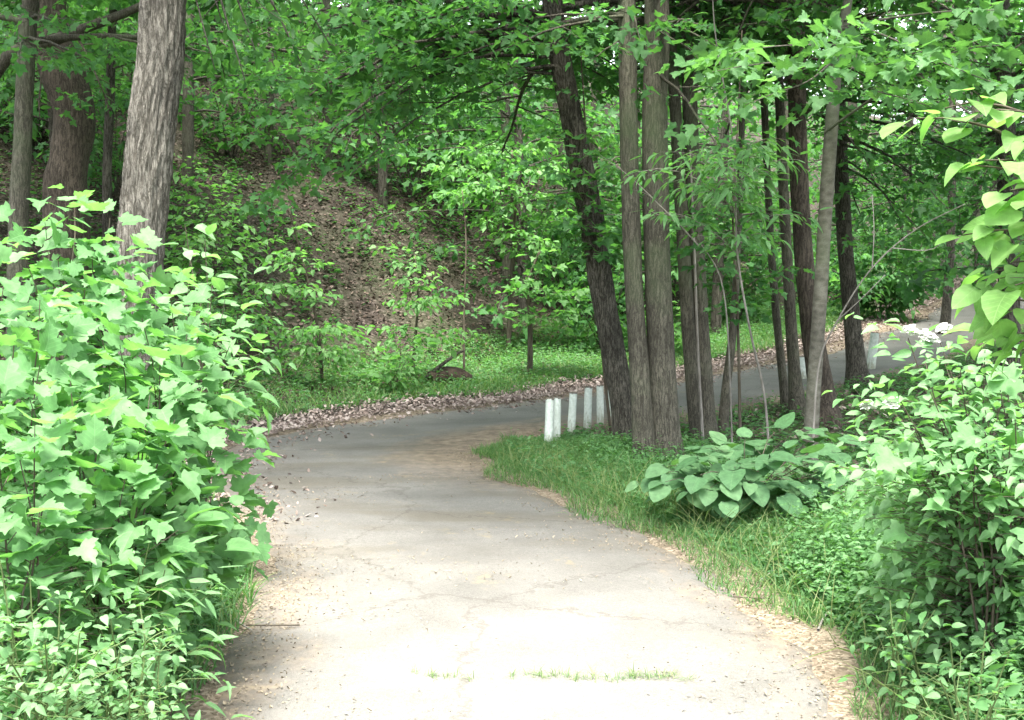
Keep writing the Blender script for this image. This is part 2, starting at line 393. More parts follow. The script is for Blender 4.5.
def tube(acc, P, R, sides=6, wobble=None, cap=True):
    P = np.asarray(P, float); R = np.asarray(R, float); n = len(P)
    T = nrm(np.gradient(P, axis=0))
    ref = np.array([1., 0, 0]) if abs(T[:, 0]).mean() < .8 else np.array([0, 1., 0])
    A = nrm(np.cross(T, ref)); B = np.cross(T, A)
    th = np.linspace(0, 2 * math.pi, sides, endpoint=False)
    r = R[:, None] * np.ones(sides)[None]
    if wobble is not None: r = r * wobble(P, th)
    V = P[:, None] + r[..., None] * (np.cos(th)[None, :, None] * A[:, None] + np.sin(th)[None, :, None] * B[:, None])
    i = np.arange(n - 1)[:, None]; j = np.arange(sides)[None]; k = (j + 1) % sides
    q = np.stack([i * sides + j, i * sides + k, (i + 1) * sides + k, (i + 1) * sides + j], -1).reshape(-1, 4)
    q = q[:, ::-1]
    V = V.reshape(-1, 3); tri = None
    if cap:
        V = np.concatenate([V, P[-1:]]); j = np.arange(sides); b = (n - 1) * sides
        tri = np.stack([b + j, np.full(sides, n * sides), b + (j + 1) % sides], -1)
    acc.add(V, tri, q)

def make_leaf(outline, mid, fold, curve, fan=None):
    """leaf template: outline = right half from base to tip; fan centre or midrib strips"""
    o = np.array(outline, float)
    if fan is not None:
        L = np.concatenate([o, (o * [-1, 1])[1:-1][::-1]]); V = np.concatenate([[[0, fan]], L]); n = len(L)
        tri = np.array([[0, 1 + i, 1 + (i + 1) % n] for i in range(n)])
    else:
        m_ = np.stack([np.zeros(len(o)), o[:, 1]], 1); k = len(o)
        V = np.concatenate([m_, o[1:-1], (o * [-1, 1])[1:-1]]); tri = []
        R = lambda i: 0 if i == 0 else (k - 1 if i == k - 1 else k + i - 1)
        Lf = lambda i: 0 if i == 0 else (k - 1 if i == k - 1 else k + (k - 2) + i - 1)
        for i in range(k - 1):
            for S, flip in ((R, 0), (Lf, 1)):
                a, b, c, d = i, S(i), S(i + 1), i + 1
                for t in ((a, b, c), (a, c, d)):
                    if len(set(t)) == 3: tri.append(t[::-1] if flip else t)
        tri = np.array(tri)
    z = fold * np.abs(V[:, 0]) - curve * V[:, 1] ** 2
    return np.column_stack([V, z]), tri

MAPLE = make_leaf([(0, 0), (.16, -.1), (.38, -.12), (.36, .04), (.52, .14), (.63, .38), (.43, .37), (.39, .48), (.25, .48), (.31, .62), (.28, .75), (.12, .79), (0, 1)], None, .22, .22, fan=.3)
MAPLE_LO = make_leaf([(0, 0), (.2, -.1), (.42, -.06), (.38, .14), (.61, .4), (.4, .45), (.24, .52), (.21, .74), (0, 1)], None, .22, .2, fan=.3)
OVAL = make_leaf([(0, 0), (.17, .1), (.29, .32), (.27, .58), (.13, .83), (0, 1)], None, .3, .25)
HEART = make_leaf([(0, 0), (.25, -.08), (.43, .1), (.47, .36), (.36, .64), (.15, .88), (0, 1)], None, .2, .28)
HEART_FLAT = make_leaf([(0, 0), (.27, -.1), (.47, .1), (.52, .36), (.4, .66), (.17, .9), (0, 1)], None, .1, .16)
LANCE = make_leaf([(0, 0), (.12, .22), (.13, .5), (.07, .8), (0, 1)], None, .3, .3)
OVAL_LO = make_leaf([(0, 0), (.26, .32), (.21, .68), (0, 1)], None, .3, .2)
BLADE = make_leaf([(0, 0), (.03, .05), (.026, .45), (.016, .75), (0, 1)], None, .3, .45)
CURL = make_leaf([(0, 0), (.28, .25), (.34, .55), (0, 1)], None, .35, -.3)

PR = RS(999)
def place(acc, tpl, pos, dr, nm, size, tint, width=None):
    V, tri = tpl; n = len(pos)
    if n == 0: return
    Y = nrm(dr); Z = nrm(nm - (nm * Y).sum(1)[:, None] * Y); X = np.cross(Y, Z)
    s = np.asarray(size)[:, None, None]
    wx = 1.0 if width is None else np.asarray(width)[:, None, None]
    cz = PR.uniform(.1, 2.3, n)[:, None, None]
    W = pos[:, None] + s * (wx * V[None, :, 0, None] * X[:, None] + V[None, :, 1, None] * Y[:, None] + cz * V[None, :, 2, None] * Z[:, None])
    T = tri[None] + (np.arange(n) * len(V))[:, None, None]
    co = np.broadcast_to(V[None], (n, len(V), 3)).reshape(-1, 3)
    acc.add(W.reshape(-1, 3), T.reshape(-1, 3), None, np.repeat(tint, len(V)), co)

# gaps cut in the canopy so the sun reaches these points
LIT = []
LITF = 1.0
def sun_ground(p):
    p = np.atleast_2d(p); k = p[:, 2] / SUN_DIR[2]
    return p[:, :2] - SUN_DIR[None, :2] * k[:, None]

def canopy_keep(pos, rng, zmin=4.6):
    g = sun_ground(pos)
    keep = np.ones(len(pos), bool)
    edge = 6.6 + .5 * wob(g[:, 0], g[:, 1] * 0, 1.6) + .15 * g[:, 0]
    keep &= g[:, 1] > edge
    for c, r in LIT:
        q = sun_ground(np.asarray(c))[0]
        keep &= np.hypot(g[:, 0] - q[0], g[:, 1] - q[1]) > LITF * r * (.75 + .5 * rng.random(len(pos)))
    return keep | (pos[:, 2] < zmin)

class Plant:
    def __init__(s, seed, tpl, size, spacing=.07, jit=.4, droop=.12, flat=.9, min_r=.002, cull=False, updir=0.0, petiole=.35, face=None, tint=(.5, .28)):
        s.rng = RS(seed); s.wood = Acc(); s.L = []; s.tpl = tpl; s.size = size; s.spacing = spacing; s.jit = jit; s.droop = droop
        s.flat = flat; s.min_r = min_r; s.cull = cull; s.updir = updir; s.petiole = petiole; s.face = face; s.tintp = tint
    def line(s, p0, d, length, droop, wander=.12, seg=.22):
        n = max(3, int(length / seg) + 1); st = length / n
        P = [np.asarray(p0, float)]; d = nrm(np.asarray(d, float))
        for _ in range(n):
            d = nrm(d + s.rng.normal(0, wander, 3) - UP * droop * st * 2)
            P.append(P[-1] + d * st)
        return np.array(P)
    def leaves(s, P, t0=.15, mult=1.0):
        seg = np.linalg.norm(np.diff(P, axis=0), axis=1); cum = np.concatenate([[0], np.cumsum(seg)]); Ln = cum[-1]
        n = max(2, int(Ln * (1 - t0) / s.spacing * mult))
        u = np.linspace(t0 * Ln, Ln, n) + s.rng.normal(0, s.spacing * .25, n); u = np.clip(u, 0, Ln)
        pos = np.stack([np.interp(u, cum, P[:, k]) for k in range(3)], 1)
        k = np.clip(np.searchsorted(cum, u) - 1, 0, len(P) - 2); T = nrm(np.diff(P, axis=0))[k]
        side = nrm(np.cross(T, UP) + 1e-6); sg = np.where(np.arange(n) % 2, 1., -1.)[:, None]
        sg[-1] = 0
        d = T * .55 + side * sg * .85 + s.rng.normal(0, s.jit * .6, (n, 3)) + UP * (s.updir - .15)
        d = nrm(d)
        nm = UP * s.flat + s.rng.normal(0, s.jit, (n, 3))
        if s.face is not None: nm = nm + s.face
        sz = s.size * s.rng.uniform(.45, 1.2, n)
        pos = pos + d * (sz * s.petiole)[:, None]
        if s.cull: sz = sz * (1 + 1.0 * sstep(5.6, 7.0, pos[:, 2]))  # leaves above the view enlarged to thicken the shade
        s.L.append((pos, d, nm, sz))
    def grow(s, p0, d, length, r, depth, sp=(0, .2, .4), ratio=.42, ang=.95, start=.2, droop=None, horiz=.75):
        P = s.line(p0, d, length, s.droop if droop is None else droop, .12 if depth < 2 else .05)
        s.along(P, r, depth, sp, ratio, ang, start, horiz); return P
    def along(s, P, r, depth, sp=(0, .2, .4), ratio=.42, ang=.95, start=.2, horiz=.75, length=None):
        n = len(P); R = r * (1 - .8 * np.linspace(0, 1, n)) + .0008
        if r >= s.min_r: tube(s.wood, P, R, 7 if r > .03 else (5 if r > .012 else 3), cap=False)
        if depth == 0: s.leaves(P); return
        seg = np.linalg.norm(np.diff(P, axis=0), axis=1); cum = np.concatenate([[0], np.cumsum(seg)]); Ln = cum[-1]
        u = start * Ln; sg = 1 if s.rng.random() < .5 else -1
        while u < Ln * .98:
            t = u / Ln; k = min(np.searchsorted(cum, u), n - 1); k0 = max(k - 1, 0)
            p = P[k0] + (P[k] - P[k0]) * ((u - cum[k0]) / max(cum[k] - cum[k0], 1e-6)); T = nrm(P[k] - P[k0])
            side = np.cross(T, UP); ln = np.linalg.norm(side)
            rnd = s.rng.normal(0, 1, 3)
            side = side / ln if ln > .35 else nrm(np.cross(T, rnd))
            a = ang + s.rng.normal(0, .2)
            d = T * math.cos(a) + side * sg * math.sin(a) + s.rng.normal(0, .16, 3)
            d[2] *= horiz
            cl = Ln * ratio * (1 - .55 * t) * s.rng.uniform(.7, 1.25)
            s.grow(p, d, max(cl, s.spacing * 3), r * (1 - .75 * t) * .5, depth - 1, sp, ratio, ang, start)
            sg = -sg; u += sp[depth] * s.rng.uniform(.7, 1.3)
        s.leaves(P, .8)
    def arc(s, p0, p1, sag=.1, n=None, wander=.03):
        """a curved limb from one point to another"""
        p0 = np.asarray(p0, float); p1 = np.asarray(p1, float); Ln = np.linalg.norm(p1 - p0); n = n or max(6, int(Ln / .25))
        t = np.linspace(0, 1, n)[:, None]
        P = p0 + (p1 - p0) * t + UP * sag * Ln * 4 * t * (1 - t)
        w_ = np.cumsum(s.rng.normal(0, wander, (n, 3)), 0) * math.sqrt(Ln) * .35
        return P + (w_ - w_[-1] * t) * (1 if n > 2 else 0)
    def finish(s, root, leafmat, woodmat, wood_name='trunk', leaf_name='crown', smooth=True):
        o = np.array(root.location)
        if s.wood.n: s.wood.build(wood_name, woodmat, root, True, origin=o)
        if s.L:
            pos, d, nm, sz = (np.concatenate(x) for x in zip(*s.L))
            if s.cull:
                k = canopy_keep(pos, s.rng); pos, d, nm, sz = pos[k], d[k], nm[k], sz[k]
            tint = np.clip(s.rng.normal(*s.tintp, len(pos)), 0, 1)
            A = Acc(); place(A, s.tpl, pos, d, nm, sz, tint, s.rng.uniform(.85, 1.15, len(pos)))
            s.nleaf = len(pos)
            A.build(leaf_name, leafmat, root, smooth, origin=o)

def mesh_noise_wobble(amp, sc, zs, seed, ridge=False):
    def f(P, th):
        out = np.ones((len(P), len(th)))
        for i, p in enumerate(P):
            for j, t in enumerate(th):
                q = Vector((math.cos(t) * sc + seed, math.sin(t) * sc, p[2] * zs))
                v = mnoise.fractal(q, .9, 2.1, 4)
                if ridge: v = .1 - abs(mnoise.noise(q * 1.0)) * 2.2 + .35 * v
                out[i, j] += amp * v
        return out
    return f

# ================================================================== SETTING
def build_ground():
    def axis(segs):
        out = []
        for a, b, st in segs: out.append(np.arange(a, b, st))
        return np.concatenate(out)
    xs = axis([(-70, -14, 2.0), (-14, -5, .35), (-5, 5, .14), (5, 14, .3), (14, 80, 1.6)])
    ys = axis([(-40, 2, 1.5), (2, 20, .14), (20, 34, .3), (34, 60, .8), (60, 120, 3)])
    X, Y = np.meshgrid(xs, ys); fr = road_frame(X, Y)
    Z = H(X, Y, fr, True)
    d = fr[0].reshape(X.shape); s_ = fr[1].reshape(X.shape)
    off = np.abs(d) > 1.5
    Z = Z + np.where(off, .025 * wob(X, Y, 3.1) + .012 * wob(X, Y, 8.3, 2), 0)
    A = Acc(); ny, nx = X.shape
    i = np.arange(ny - 1)[:, None]; j = np.arange(nx - 1)[None]
    q = np.stack([i * nx + j, i * nx + j + 1, (i + 1) * nx + j + 1, (i + 1) * nx + j], -1).reshape(-1, 4)
    A.add(np.stack([X, Y, Z], -1).reshape(-1, 3), None, q)
    o = A.build('ground', M['ground']); o['kind'] = 'structure'
    a = o.data.attributes.new('soil', 'FLOAT', 'POINT')
    g = np.where(d > 0, sstep(2.0, 2.7, d) * (1 - sstep(5.2, 6.5, d) * .75), sstep(1.45, 1.7, -d))
    a.data.foreach_set('value', g.ravel().astype(np.float32))
    a = o.data.attributes.new('edge', 'FLOAT', 'POINT')
    a.data.foreach_set('value', (1 - sstep(1.5, 1.9, np.abs(d) + .2 * wob(X, Y, 2.5))).ravel().astype(np.float32))
build_ground()

def road_half(s, side):
    """half width of the road: a ragged edge"""
    base = 1.36 + .1 * np.sin(s * 1.1 + side) + .05 * np.sin(s * 4.3 + side * 3) + .025 * np.sin(s * 13 + side)
    base = base - .34 * sstep(19, 26, s)
    if side < 0: base = base - .17 * sstep(5.5, 7.5, s) * (1 - sstep(10.5, 12.5, s))
    if side < 0: base = base + .3 * np.exp(-((s - 13.4) / 1.5) ** 2)
    else: base = base - .12 * sstep(12.5, 16, s)
    return base

def build_road():
    m = (RSV > -38) & (RSV < 70)
    s = np.arange(RSV[m][0], RSV[m][-1], .1)
    c = np.stack([np.interp(s, RSV, RC[:, k]) for k in range(2)], 1); n = np.stack([np.interp(s, RSV, RN[:, k]) for k in range(2)], 1)
    f = np.concatenate([[-1.0], np.linspace(-.97, .97, 21), [1.0]])
    half = np.where(f[None] < 0, road_half(s, -1)[:, None], road_half(s, 1)[:, None])
    D = f[None] * half
    X = c[:, None, 0] + D * n[:, None, 0]; Y = c[:, None, 1] + D * n[:, None, 1]
    Z = H(X, Y) + .012 + .006 * wob(X, Y, 1.7) - .014 * (np.abs(f[None]) ** 4)
    Z[:, [0, -1]] -= .03
    A = Acc(); ny, nx = X.shape; i = np.arange(ny - 1)[:, None]; j = np.arange(nx - 1)[None]
    q = np.stack([i * nx + j, (i + 1) * nx + j, (i + 1) * nx + j + 1, i * nx + j + 1], -1).reshape(-1, 4)[:, ::-1]
    q = q[:, ::-1]
    A.add(np.stack([X, Y, Z], -1).reshape(-1, 3), None, q)
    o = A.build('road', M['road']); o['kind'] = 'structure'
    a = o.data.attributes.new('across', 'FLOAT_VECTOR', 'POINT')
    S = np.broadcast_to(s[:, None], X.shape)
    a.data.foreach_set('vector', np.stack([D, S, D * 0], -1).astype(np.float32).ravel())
build_road()

def on_road(s, d):
    c = np.stack([np.interp(s, RSV, RC[:, k]) for k in range(2)], 1); n = np.stack([np.interp(s, RSV, RN[:, k]) for k in range(2)], 1)
    return c + d[:, None] * n

def scatter_xy(rng, n, x0, x1, y0, y1):
    return rng.uniform(x0, x1, n), rng.uniform(y0, y1, n)

def in_view(x, y, mx=70):
    p = 512 + x / np.maximum(y, .5) * F
    return (y > 2.5) & (p > -mx) & (p < 1024 + mx)

# ---- fallen leaves: a band along the outer edge of the bend, a thinner one inside, and over the hillside
def litter():
    rng = RS(11); A = Acc()
    def lay(x, y, size, lift=.012, tn=(.55, .25)):
        n = len(x); z = H(x, y) + rng.uniform(0, lift, n) + .006
        d = np.stack([rng.normal(0, 1, n), rng.normal(0, 1, n), rng.normal(0, .25, n)], 1)
        nm = UP + rng.normal(0, .45, (n, 3))
        place(A, CURL, np.stack([x, y, z], 1), d, nm, rng.uniform(.5, 1.2, n) * size, np.clip(rng.normal(*tn, n), 0, 1), rng.uniform(.6, 1.2, n))
    s = rng.uniform(9.5, 45, 26000); d = 1.3 + np.abs(rng.normal(.42, .36, len(s)) + .16 * np.sin(s * 2.1))
    p = on_road(s, d); lay(p[:, 0], p[:, 1], .056, .05, (.82, .15))
    s = rng.uniform(9, 40, 2600); d = 1.2 - np.abs(rng.normal(0, .3, len(s)))
    p = on_road(s, d); lay(p[:, 0], p[:, 1], .05, .004)
    x, y = scatter_xy(rng, 150000, -14, 16, 15, 40); fd, fs, _ = road_frame(x, y)
    k = (fd > 3.2) & in_view(x, y) & (wob(x, y, .9) + rng.normal(0, .5, len(x)) > -.5); x, y = x[k], y[k]
    lay(x, y, .075, .05, (.08, .15))  # darker tint holds some of the slope's shade
    x, y = scatter_xy(rng, 9000, 1.2, 12, 9, 24); fd, fs, _ = road_frame(x, y)
    k = (fd < -1.7) & in_view(x, y); lay(x[k], y[k], .08, .02)
    o = A.build('leaf_litter', M['litter'], None, False); tag(o, 'dry brown fallen leaves banked beside the bend and over the slope', 'leaf litter', None, 'stuff'); A = Acc()
    s = rng.uniform(3.2, 22, 7000); d = -1.25 + rng.normal(0, .16, len(s)) - .04
    p = on_road(s, d); lay(p[:, 0], p[:, 1], .016, .005, (.62, .13))
    s = rng.uniform(3.2, 10, 5200); d = 1.3 + rng.normal(0, .24, len(s)) + .1
    p = on_road(s, d); lay(p[:, 0], p[:, 1], .016, .005, (.62, .13))
    o = A.build('edge_debris', M['debris'], None, False)
    tag(o, 'fine tan leaf debris strewn along the near pavement edges', 'leaf debris', None, 'stuff')
litter()

# ---- small bits lying on the pavement: catkins, needles and crumbs
def crumbs():
    rng = RS(12); A = Acc(); s = rng.uniform(3.6, 11, 5200); d = rng.uniform(-1.3, 1.3, len(s))
    k = (np.sin(s * 1.9 + d * 1.3) + np.sin(s * 4.7 - d * 3.1) + rng.normal(0, .7, len(s)) + np.abs(d) * 1.1) > 1.35
    s, d = s[k], d[k]; p = on_road(s, d); n = len(s)
    z = H(p[:, 0], p[:, 1]) + .02
    dr = np.stack([rng.normal(0, 1, n), rng.normal(0, 1, n), rng.normal(0, .04, n)], 1)
    place(A, CURL, np.column_stack([p, z]), dr, UP + rng.normal(0, .15, (n, 3)), rng.uniform(.008, .026, n), np.clip(rng.normal(.75, .2, n), 0, 1), rng.uniform(.2, .7, n))
    tag(A.build('fallen_catkins', M['debris'], None, False), 'scattered tan catkins and leaf crumbs on the pale pavement', 'leaf debris', None, 'stuff')
crumbs()

# ---- grass
def blades(A, x, y, h, rng, tint=(.5, .25), lean=.35, width=1.0, z=None):
    n = len(x); z = H(x, y) if z is None else z
    a = rng.uniform(0, 2 * math.pi, n); l = np.abs(rng.normal(0, lean, n))
    d = np.stack([np.cos(a) * l, np.sin(a) * l, np.ones(n)], 1)
    nm = np.stack([-np.cos(a), -np.sin(a), np.full(n, .3)], 1) + rng.normal(0, .2, (n, 3))
    place(A, BLADE, np.stack([x, y, z - .01], 1), d, nm, h, np.clip(rng.normal(*tint, n), 0, 1), np.full(n, width) * np.clip(.16 / h, .4, 1.6))

def herbs(A, x, y, h, size, K, rng, tpl=OVAL_LO, tint=(.5, .28), jit=.3, updir=.25):
    """small leafy stems: K leaves spiralling up each"""
    n = len(x); z = H(x, y); a0 = rng.uniform(0, 6.28, n)
    for k in range(K):
        a = a0 + k * 2.4 + rng.normal(0, .3, n); f = (k + 1) / K
        rr = size * .25
        pos = np.stack([x + np.cos(a) * rr, y + np.sin(a) * rr, z + h * f], 1) + rng.normal(0, .012, (n, 3))
        d = np.stack([np.cos(a), np.sin(a), updir + rng.normal(0, .25, n)], 1)
        nm = UP + rng.normal(0, jit, (n, 3))
        place(A, tpl, pos, d, nm, size * rng.uniform(.65, 1.2, n) * (1.1 - .35 * f), np.clip(rng.normal(*tint, n), 0, 1))

def grass():
    rng = RS(21); A = Acc()
    # right verge in the foreground
    s = rng.uniform(3.2, 14.5, 42000); d = -1.38 + .2 * sstep(5.5, 7.5, s) * (1 - sstep(10.5, 12.5, s)) - np.abs(rng.normal(.06, .7, len(s)))
    d += .13 * np.sin(s * 3.1) ; k = rng.random(len(s)) < .4 + .6 * sstep(1.25, 1.6, -d)
    p = on_road(s[k], d[k]); dd = -d[k]
    blades(A, p[:, 0], p[:, 1], rng.uniform(.03, .12, len(dd)) + .2 * sstep(1.42, 2.4, dd) * rng.uniform(.1, 1.2, len(dd)), rng, (.5, .3), .5, .75)
    s = rng.uniform(3.2, 12, 1500); d = -1.45 - np.abs(rng.normal(.1, .6, len(s))); p = on_road(s, d)
    blades(A, p[:, 0], p[:, 1], rng.uniform(.1, .42, len(s)), rng, (.97, .05), .7, .6)
    # left edge
    s = rng.uniform(3.2, 11, 9000); d = 1.42 + np.abs(rng.normal(.05, .35, len(s)))
    k = rng.random(len(s)) < .25 + .75 * sstep(1.4, 1.9, d); p = on_road(s[k], d[k])
    blades(A, p[:, 0], p[:, 1], rng.uniform(.06, .22, k.sum()), rng)
    # far verge on the outside of the bend
    s = rng.uniform(9.5, 34, 44000); d = 2.15 + rng.uniform(0, 3.2, len(s)) ** 1.1 + .2 * np.sin(s * 1.7); k = d < 5.6
    p = on_road(s[k], d[k]); blades(A, p[:, 0], p[:, 1], rng.uniform(.06, .2, k.sum()), rng, (.62, .25), width=1.6)
    # inside of the bend beneath the trees
    x, y = scatter_xy(rng, 15000, -.6, 9, 10.5, 24); fd, fs, _ = road_frame(x, y)
    k = (fd < -1.45 + .2 * np.sin(fs * 2.3)) & in_view(x, y) & (wob(x, y, .8, 2) + rng.normal(0, .5, len(x)) > -.3)
    blades(A, x[k], y[k], rng.uniform(.04, .14, k.sum()), rng, (.45, .28), width=1.3)
    tag(A.build('grass', M['grass'], None, False), 'green grass along both edges of the narrow road', 'grass', None, 'stuff')
    # a line of grass in the crack across the pavement
    B = Acc(); n = 1100
    px = rng.uniform(410, 705, n); keep = (np.sin(px * .06) + np.sin(px * .021 + 1) + rng.normal(0, .6, n) + .8 * np.sin(px * .31)) > -.2; px = px[keep]; n = len(px)
    y = 5.17 + .025 * np.sin(px * .05) + .015 * np.sin(px * .17) + rng.normal(0, .022, n) - .00012 * (px - 410); x = (px - 512) * y / F
    blades(B, x, y, rng.uniform(.015, .065, n) * (.6 + .5 * np.sin(px * .23) ** 2), rng, (.8, .2), .9, .55, z=H(x, y) + .02)
    tag(B.build('crack_grass', M['grass'], None, False), 'thin line of grass growing from the crack across the pavement', 'grass', None, 'stuff')
grass()

def weeds():
    rng = RS(31); A = Acc()
    def zone(n, s0, s1, dfun, h, size, K, tint=(.5, .28), tpl=OVAL_LO, test=None):
        s = rng.uniform(s0, s1, n); d = dfun(n, s); p = on_road(s, d); x, y = p[:, 0], p[:, 1]
        k = in_view(x, y, 120)
        if test is not None: k &= test(x, y)
        x, y = x[k], y[k]; n = len(x)
        herbs(A, x, y, rng.uniform(.5, 1.2, n) * h(np.abs(d[k])), rng.uniform(.75, 1.25, n) * size, K, rng, tpl, tint)
    # left foreground bank, taller away from the road
    zone(2600, 3.0, 8.5, lambda n, s: 1.55 + np.abs(rng.normal(.05, .7, n)), lambda d: .1 + .42 * sstep(1.55, 2.5, d), .055, 10, (.65, .28), OVAL)
    zone(700, 3.0, 9.5, lambda n, s: 1.55 + np.abs(rng.normal(0, .5, n)), lambda d: .08 + .2 * sstep(1.5, 2.3, d), .05, 6, (.6, .28), OVAL)
    # right foreground bank
    zone(5200, 3.0, 11.5, lambda n, s: -1.55 - np.abs(rng.normal(.05, .75, n)), lambda d: .05 + .28 * sstep(1.6, 2.7, d), .042, 8, (.55, .3), OVAL)
    zone(3400, 2.6, 6.9, lambda n, s: -1.6 - np.abs(rng.normal(.2, .55, n)), lambda d: .1 + .5 * sstep(1.48, 2.0, d), .046, 10, (.8, .25), OVAL)
    zone(4200, 8.5, 16, lambda n, s: -1.65 - np.abs(rng.normal(.3, 1.2, n)), lambda d: .08 + .16 * sstep(1.7, 2.6, d), .055, 6, (.5, .3))
    # far verge
    zone(8200, 9.5, 34, lambda n, s: 2.2 + rng.uniform(0, 3.4, n), lambda d: .08 + .14 * sstep(2.2, 3.4, d), .075, 5, (.6, .28))
    # inside of the bend, ivy-like low cover
    x, y = scatter_xy(rng, 11000, -.2, 11, 10.5, 26); fd, fs, _ = road_frame(x, y)
    k = (fd < -1.6) & in_view(x, y) & (wob(x, y, .7, 5) + rng.normal(0, .5, len(x)) > -.55); x, y = x[k], y[k]
    herbs(A, x, y, rng.uniform(.06, .22, len(x)), rng.uniform(.05, .1, len(x)), 5, rng, OVAL_LO, (.45, .28))
    tag(A.build('weeds', M['herb'], None, False), 'low leafy weeds covering the verges beside the road', 'weeds', None, 'stuff')
    # low plants on the hillside, in patches
    B = Acc(); x, y = scatter_xy(rng, 22000, -16, 24, 16, 44); fd, fs, _ = road_frame(x, y)
    k = (fd > 4.0) & in_view(x, y) & (wob(x, y, .5, 4) + .25 * sstep(6, 14, fd) + .7 * sstep(2, 8, x) + rng.normal(0, .45, len(x)) > .08); x, y = x[k], y[k]
    herbs(B, x, y, rng.uniform(.1, .42, len(x)), rng.uniform(.08, .16, len(x)), 7, rng, OVAL_LO, (.4, .28))
    tag(B.build('undergrowth', M['hill_leaf'], None, False), 'patchy green undergrowth over the shaded leafy hillside', 'undergrowth', None, 'stuff')
weeds()

# ================================================================== TREES
LIT += [(at(620, 30, 11.5), 1.2), (at(700, 30, 11.5), 1.2), (at(560, 40, 12), 1.2), (at(470, 50, 11.5), 1.2), (at(760, 40, 12), 1.2), (at(400, 40, 11.5), 1.0), (at(890, 200, 15), 1.2), (at(300, 250, 17.6), .8), (at(315, 330, 17.2), .8), (at(420, 300, 18.3), .9), (at(405, 265, 18.5), .7), (at(525, 170, 21.3), 1.2), (at(465, 165, 21.3), 1.1), (at(515, 215, 21.2), .8),
        (at(550, 290, 19), 1.0), (at(430, 385, 18.5), 1.3), (at(300, 410, 16), 1.1), (at(370, 450, 13), .8), (at(330, 470, 12), .5),
        (at(225, 195, 18.5), .8), (at(860, 60, 8.5), 1.6), (at(740, 90, 9), 1.3), (at(960, 70, 8.5), 1.6), (at(730, 180, 9.5), .9), (at(250, 60, 9.5), .9), (at(620, 40, 11), .8),
        (at(165, 130, 8.6), .5), (at(830, 200, 10.4), .4), (at(590, 420, 13.5), .7), (at(880, 300, 27), 2.0), (at(640, 330, 21), 1.0), (at(700, 350, 23), 1.2)]

def px_trunk(pts):
    """[(px, py, Y, width px)] from the foot up -> points, radii; the foot is set on the ground"""
    P = []; R = []
    for i, (px, py, Y, wd) in enumerate(pts):
        p = at(px, py, Y); P.append(p); R.append(wd / 2 * Y / F)
    P = np.array(P); R = np.array(R)
    P[0, 2] = h1(P[0, 0], P[0, 1]) - .12
    return P, R

def fine(P, R, step=.12):
    seg = np.linalg.norm(np.diff(P, axis=0), axis=1); cum = np.concatenate([[0], np.cumsum(seg)])
    # smooth through the points
    n = max(8, int(cum[-1] / step)); u = np.linspace(0, cum[-1], n)
    Q = spline(np.column_stack([P, R]), 16); sq = np.concatenate([[0], np.cumsum(np.linalg.norm(np.diff(Q[:, :3], axis=0), axis=1))])
    u = np.linspace(0, sq[-1], n)
    return np.stack([np.interp(u, sq, Q[:, k]) for k in range(3)], 1), np.maximum(np.interp(u, sq, Q[:, 3]), .004)

def tree(name, label, pts, top, bark, leaf, seed, n_limbs=9, crown_from=3.6, limb_len=3.0, leaf_size=.105, targets=(), tpl=MAPLE_LO, flare=.55,
         sides=14, amp=.07, sc=1.6, zs=1.6, ridge=False, spacing=.046, sp=(0, .165, .26), group=None, cat='tree', step=.12, low_limbs=()):
    P, R = px_trunk(pts)
    d = nrm(P[-1] - P[-2]); d = nrm(d * [.6, .6, 1])
    ext = top - P[-1, 2]
    if ext > 0:
        k = 4
        rng0 = RS(seed + 900)
        for i in range(1, k + 1):
            P = np.vstack([P, P[-1] + d * ext / k + np.append(rng0.normal(0, .12, 2), 0)]); R = np.append(R, R[len(pts) - 1] * (1 - .85 * i / k))
    base = np.array([P[0, 0], P[0, 1], h1(P[0, 0], P[0, 1])])
    root = thing(name, label, cat, base, group)
    Pf, Rf = fine(P, R, step)
    hgt = Pf[:, 2] - base[2]
    Rf = Rf * (1 + flare * np.exp(-np.maximum(hgt, 0) / .22))
    pl = Plant(seed, tpl, leaf_size, spacing, min_r=.005, cull=True, droop=.05)
    tube(pl.wood, Pf, Rf, sides, mesh_noise_wobble(amp, sc, zs, seed * 1.37, ridge))
    def trunk_at(z):
        return np.array([np.interp(z, Pf[:, 2], Pf[:, k]) for k in range(3)]), float(np.interp(z, Pf[:, 2], Rf))
    n_limbs = int(n_limbs * 2.0)
    az = pl.rng.uniform(0, 6.28)
    zt = Pf[-1, 2]
    for i in range(n_limbs):
        f = (i + .3) / n_limbs; z = crown_from + (zt - crown_from) * f ** 1.2; az += 2.4 + pl.rng.normal(0, .3)
        p, r = trunk_at(z); Ln = limb_len * (1.15 - .5 * f) * pl.rng.uniform(.8, 1.2)
        dd = np.array([math.cos(az), math.sin(az), .28 + .5 * f])
        g = sun_ground(p + nrm(dd) * Ln * np.array([[.35], [.7], [1.0]]))
        if (g[:, 1] < 7.2 + .15 * g[:, 0]).any(): continue
        pl.grow(p, dd, Ln, max(r * .42, .012), 2, sp=sp)
    for (px, py, Y, z0, r0, sag) in targets:
        tip = at(px, py, Y); p, r = trunk_at(z0)
        A_ = pl.arc(p, tip, sag); pl.along(A_, r0, 2, sp=sp, start=.3)
    for (path, r0, depth) in low_limbs:
        Q = np.array([at(*q) for q in path]); Qf, _ = fine(Q, np.full(len(Q), r0), .15); pl.along(Qf, r0, depth, sp=sp, start=.35)
    pl.finish(root, leaf, bark)
    return root

BB, DB, OB, RB, PB = M['brown_bark'], M['dark_bark'], M['oak_bark'], M['red_bark'], M['pale_bark']
ML = M['maple']

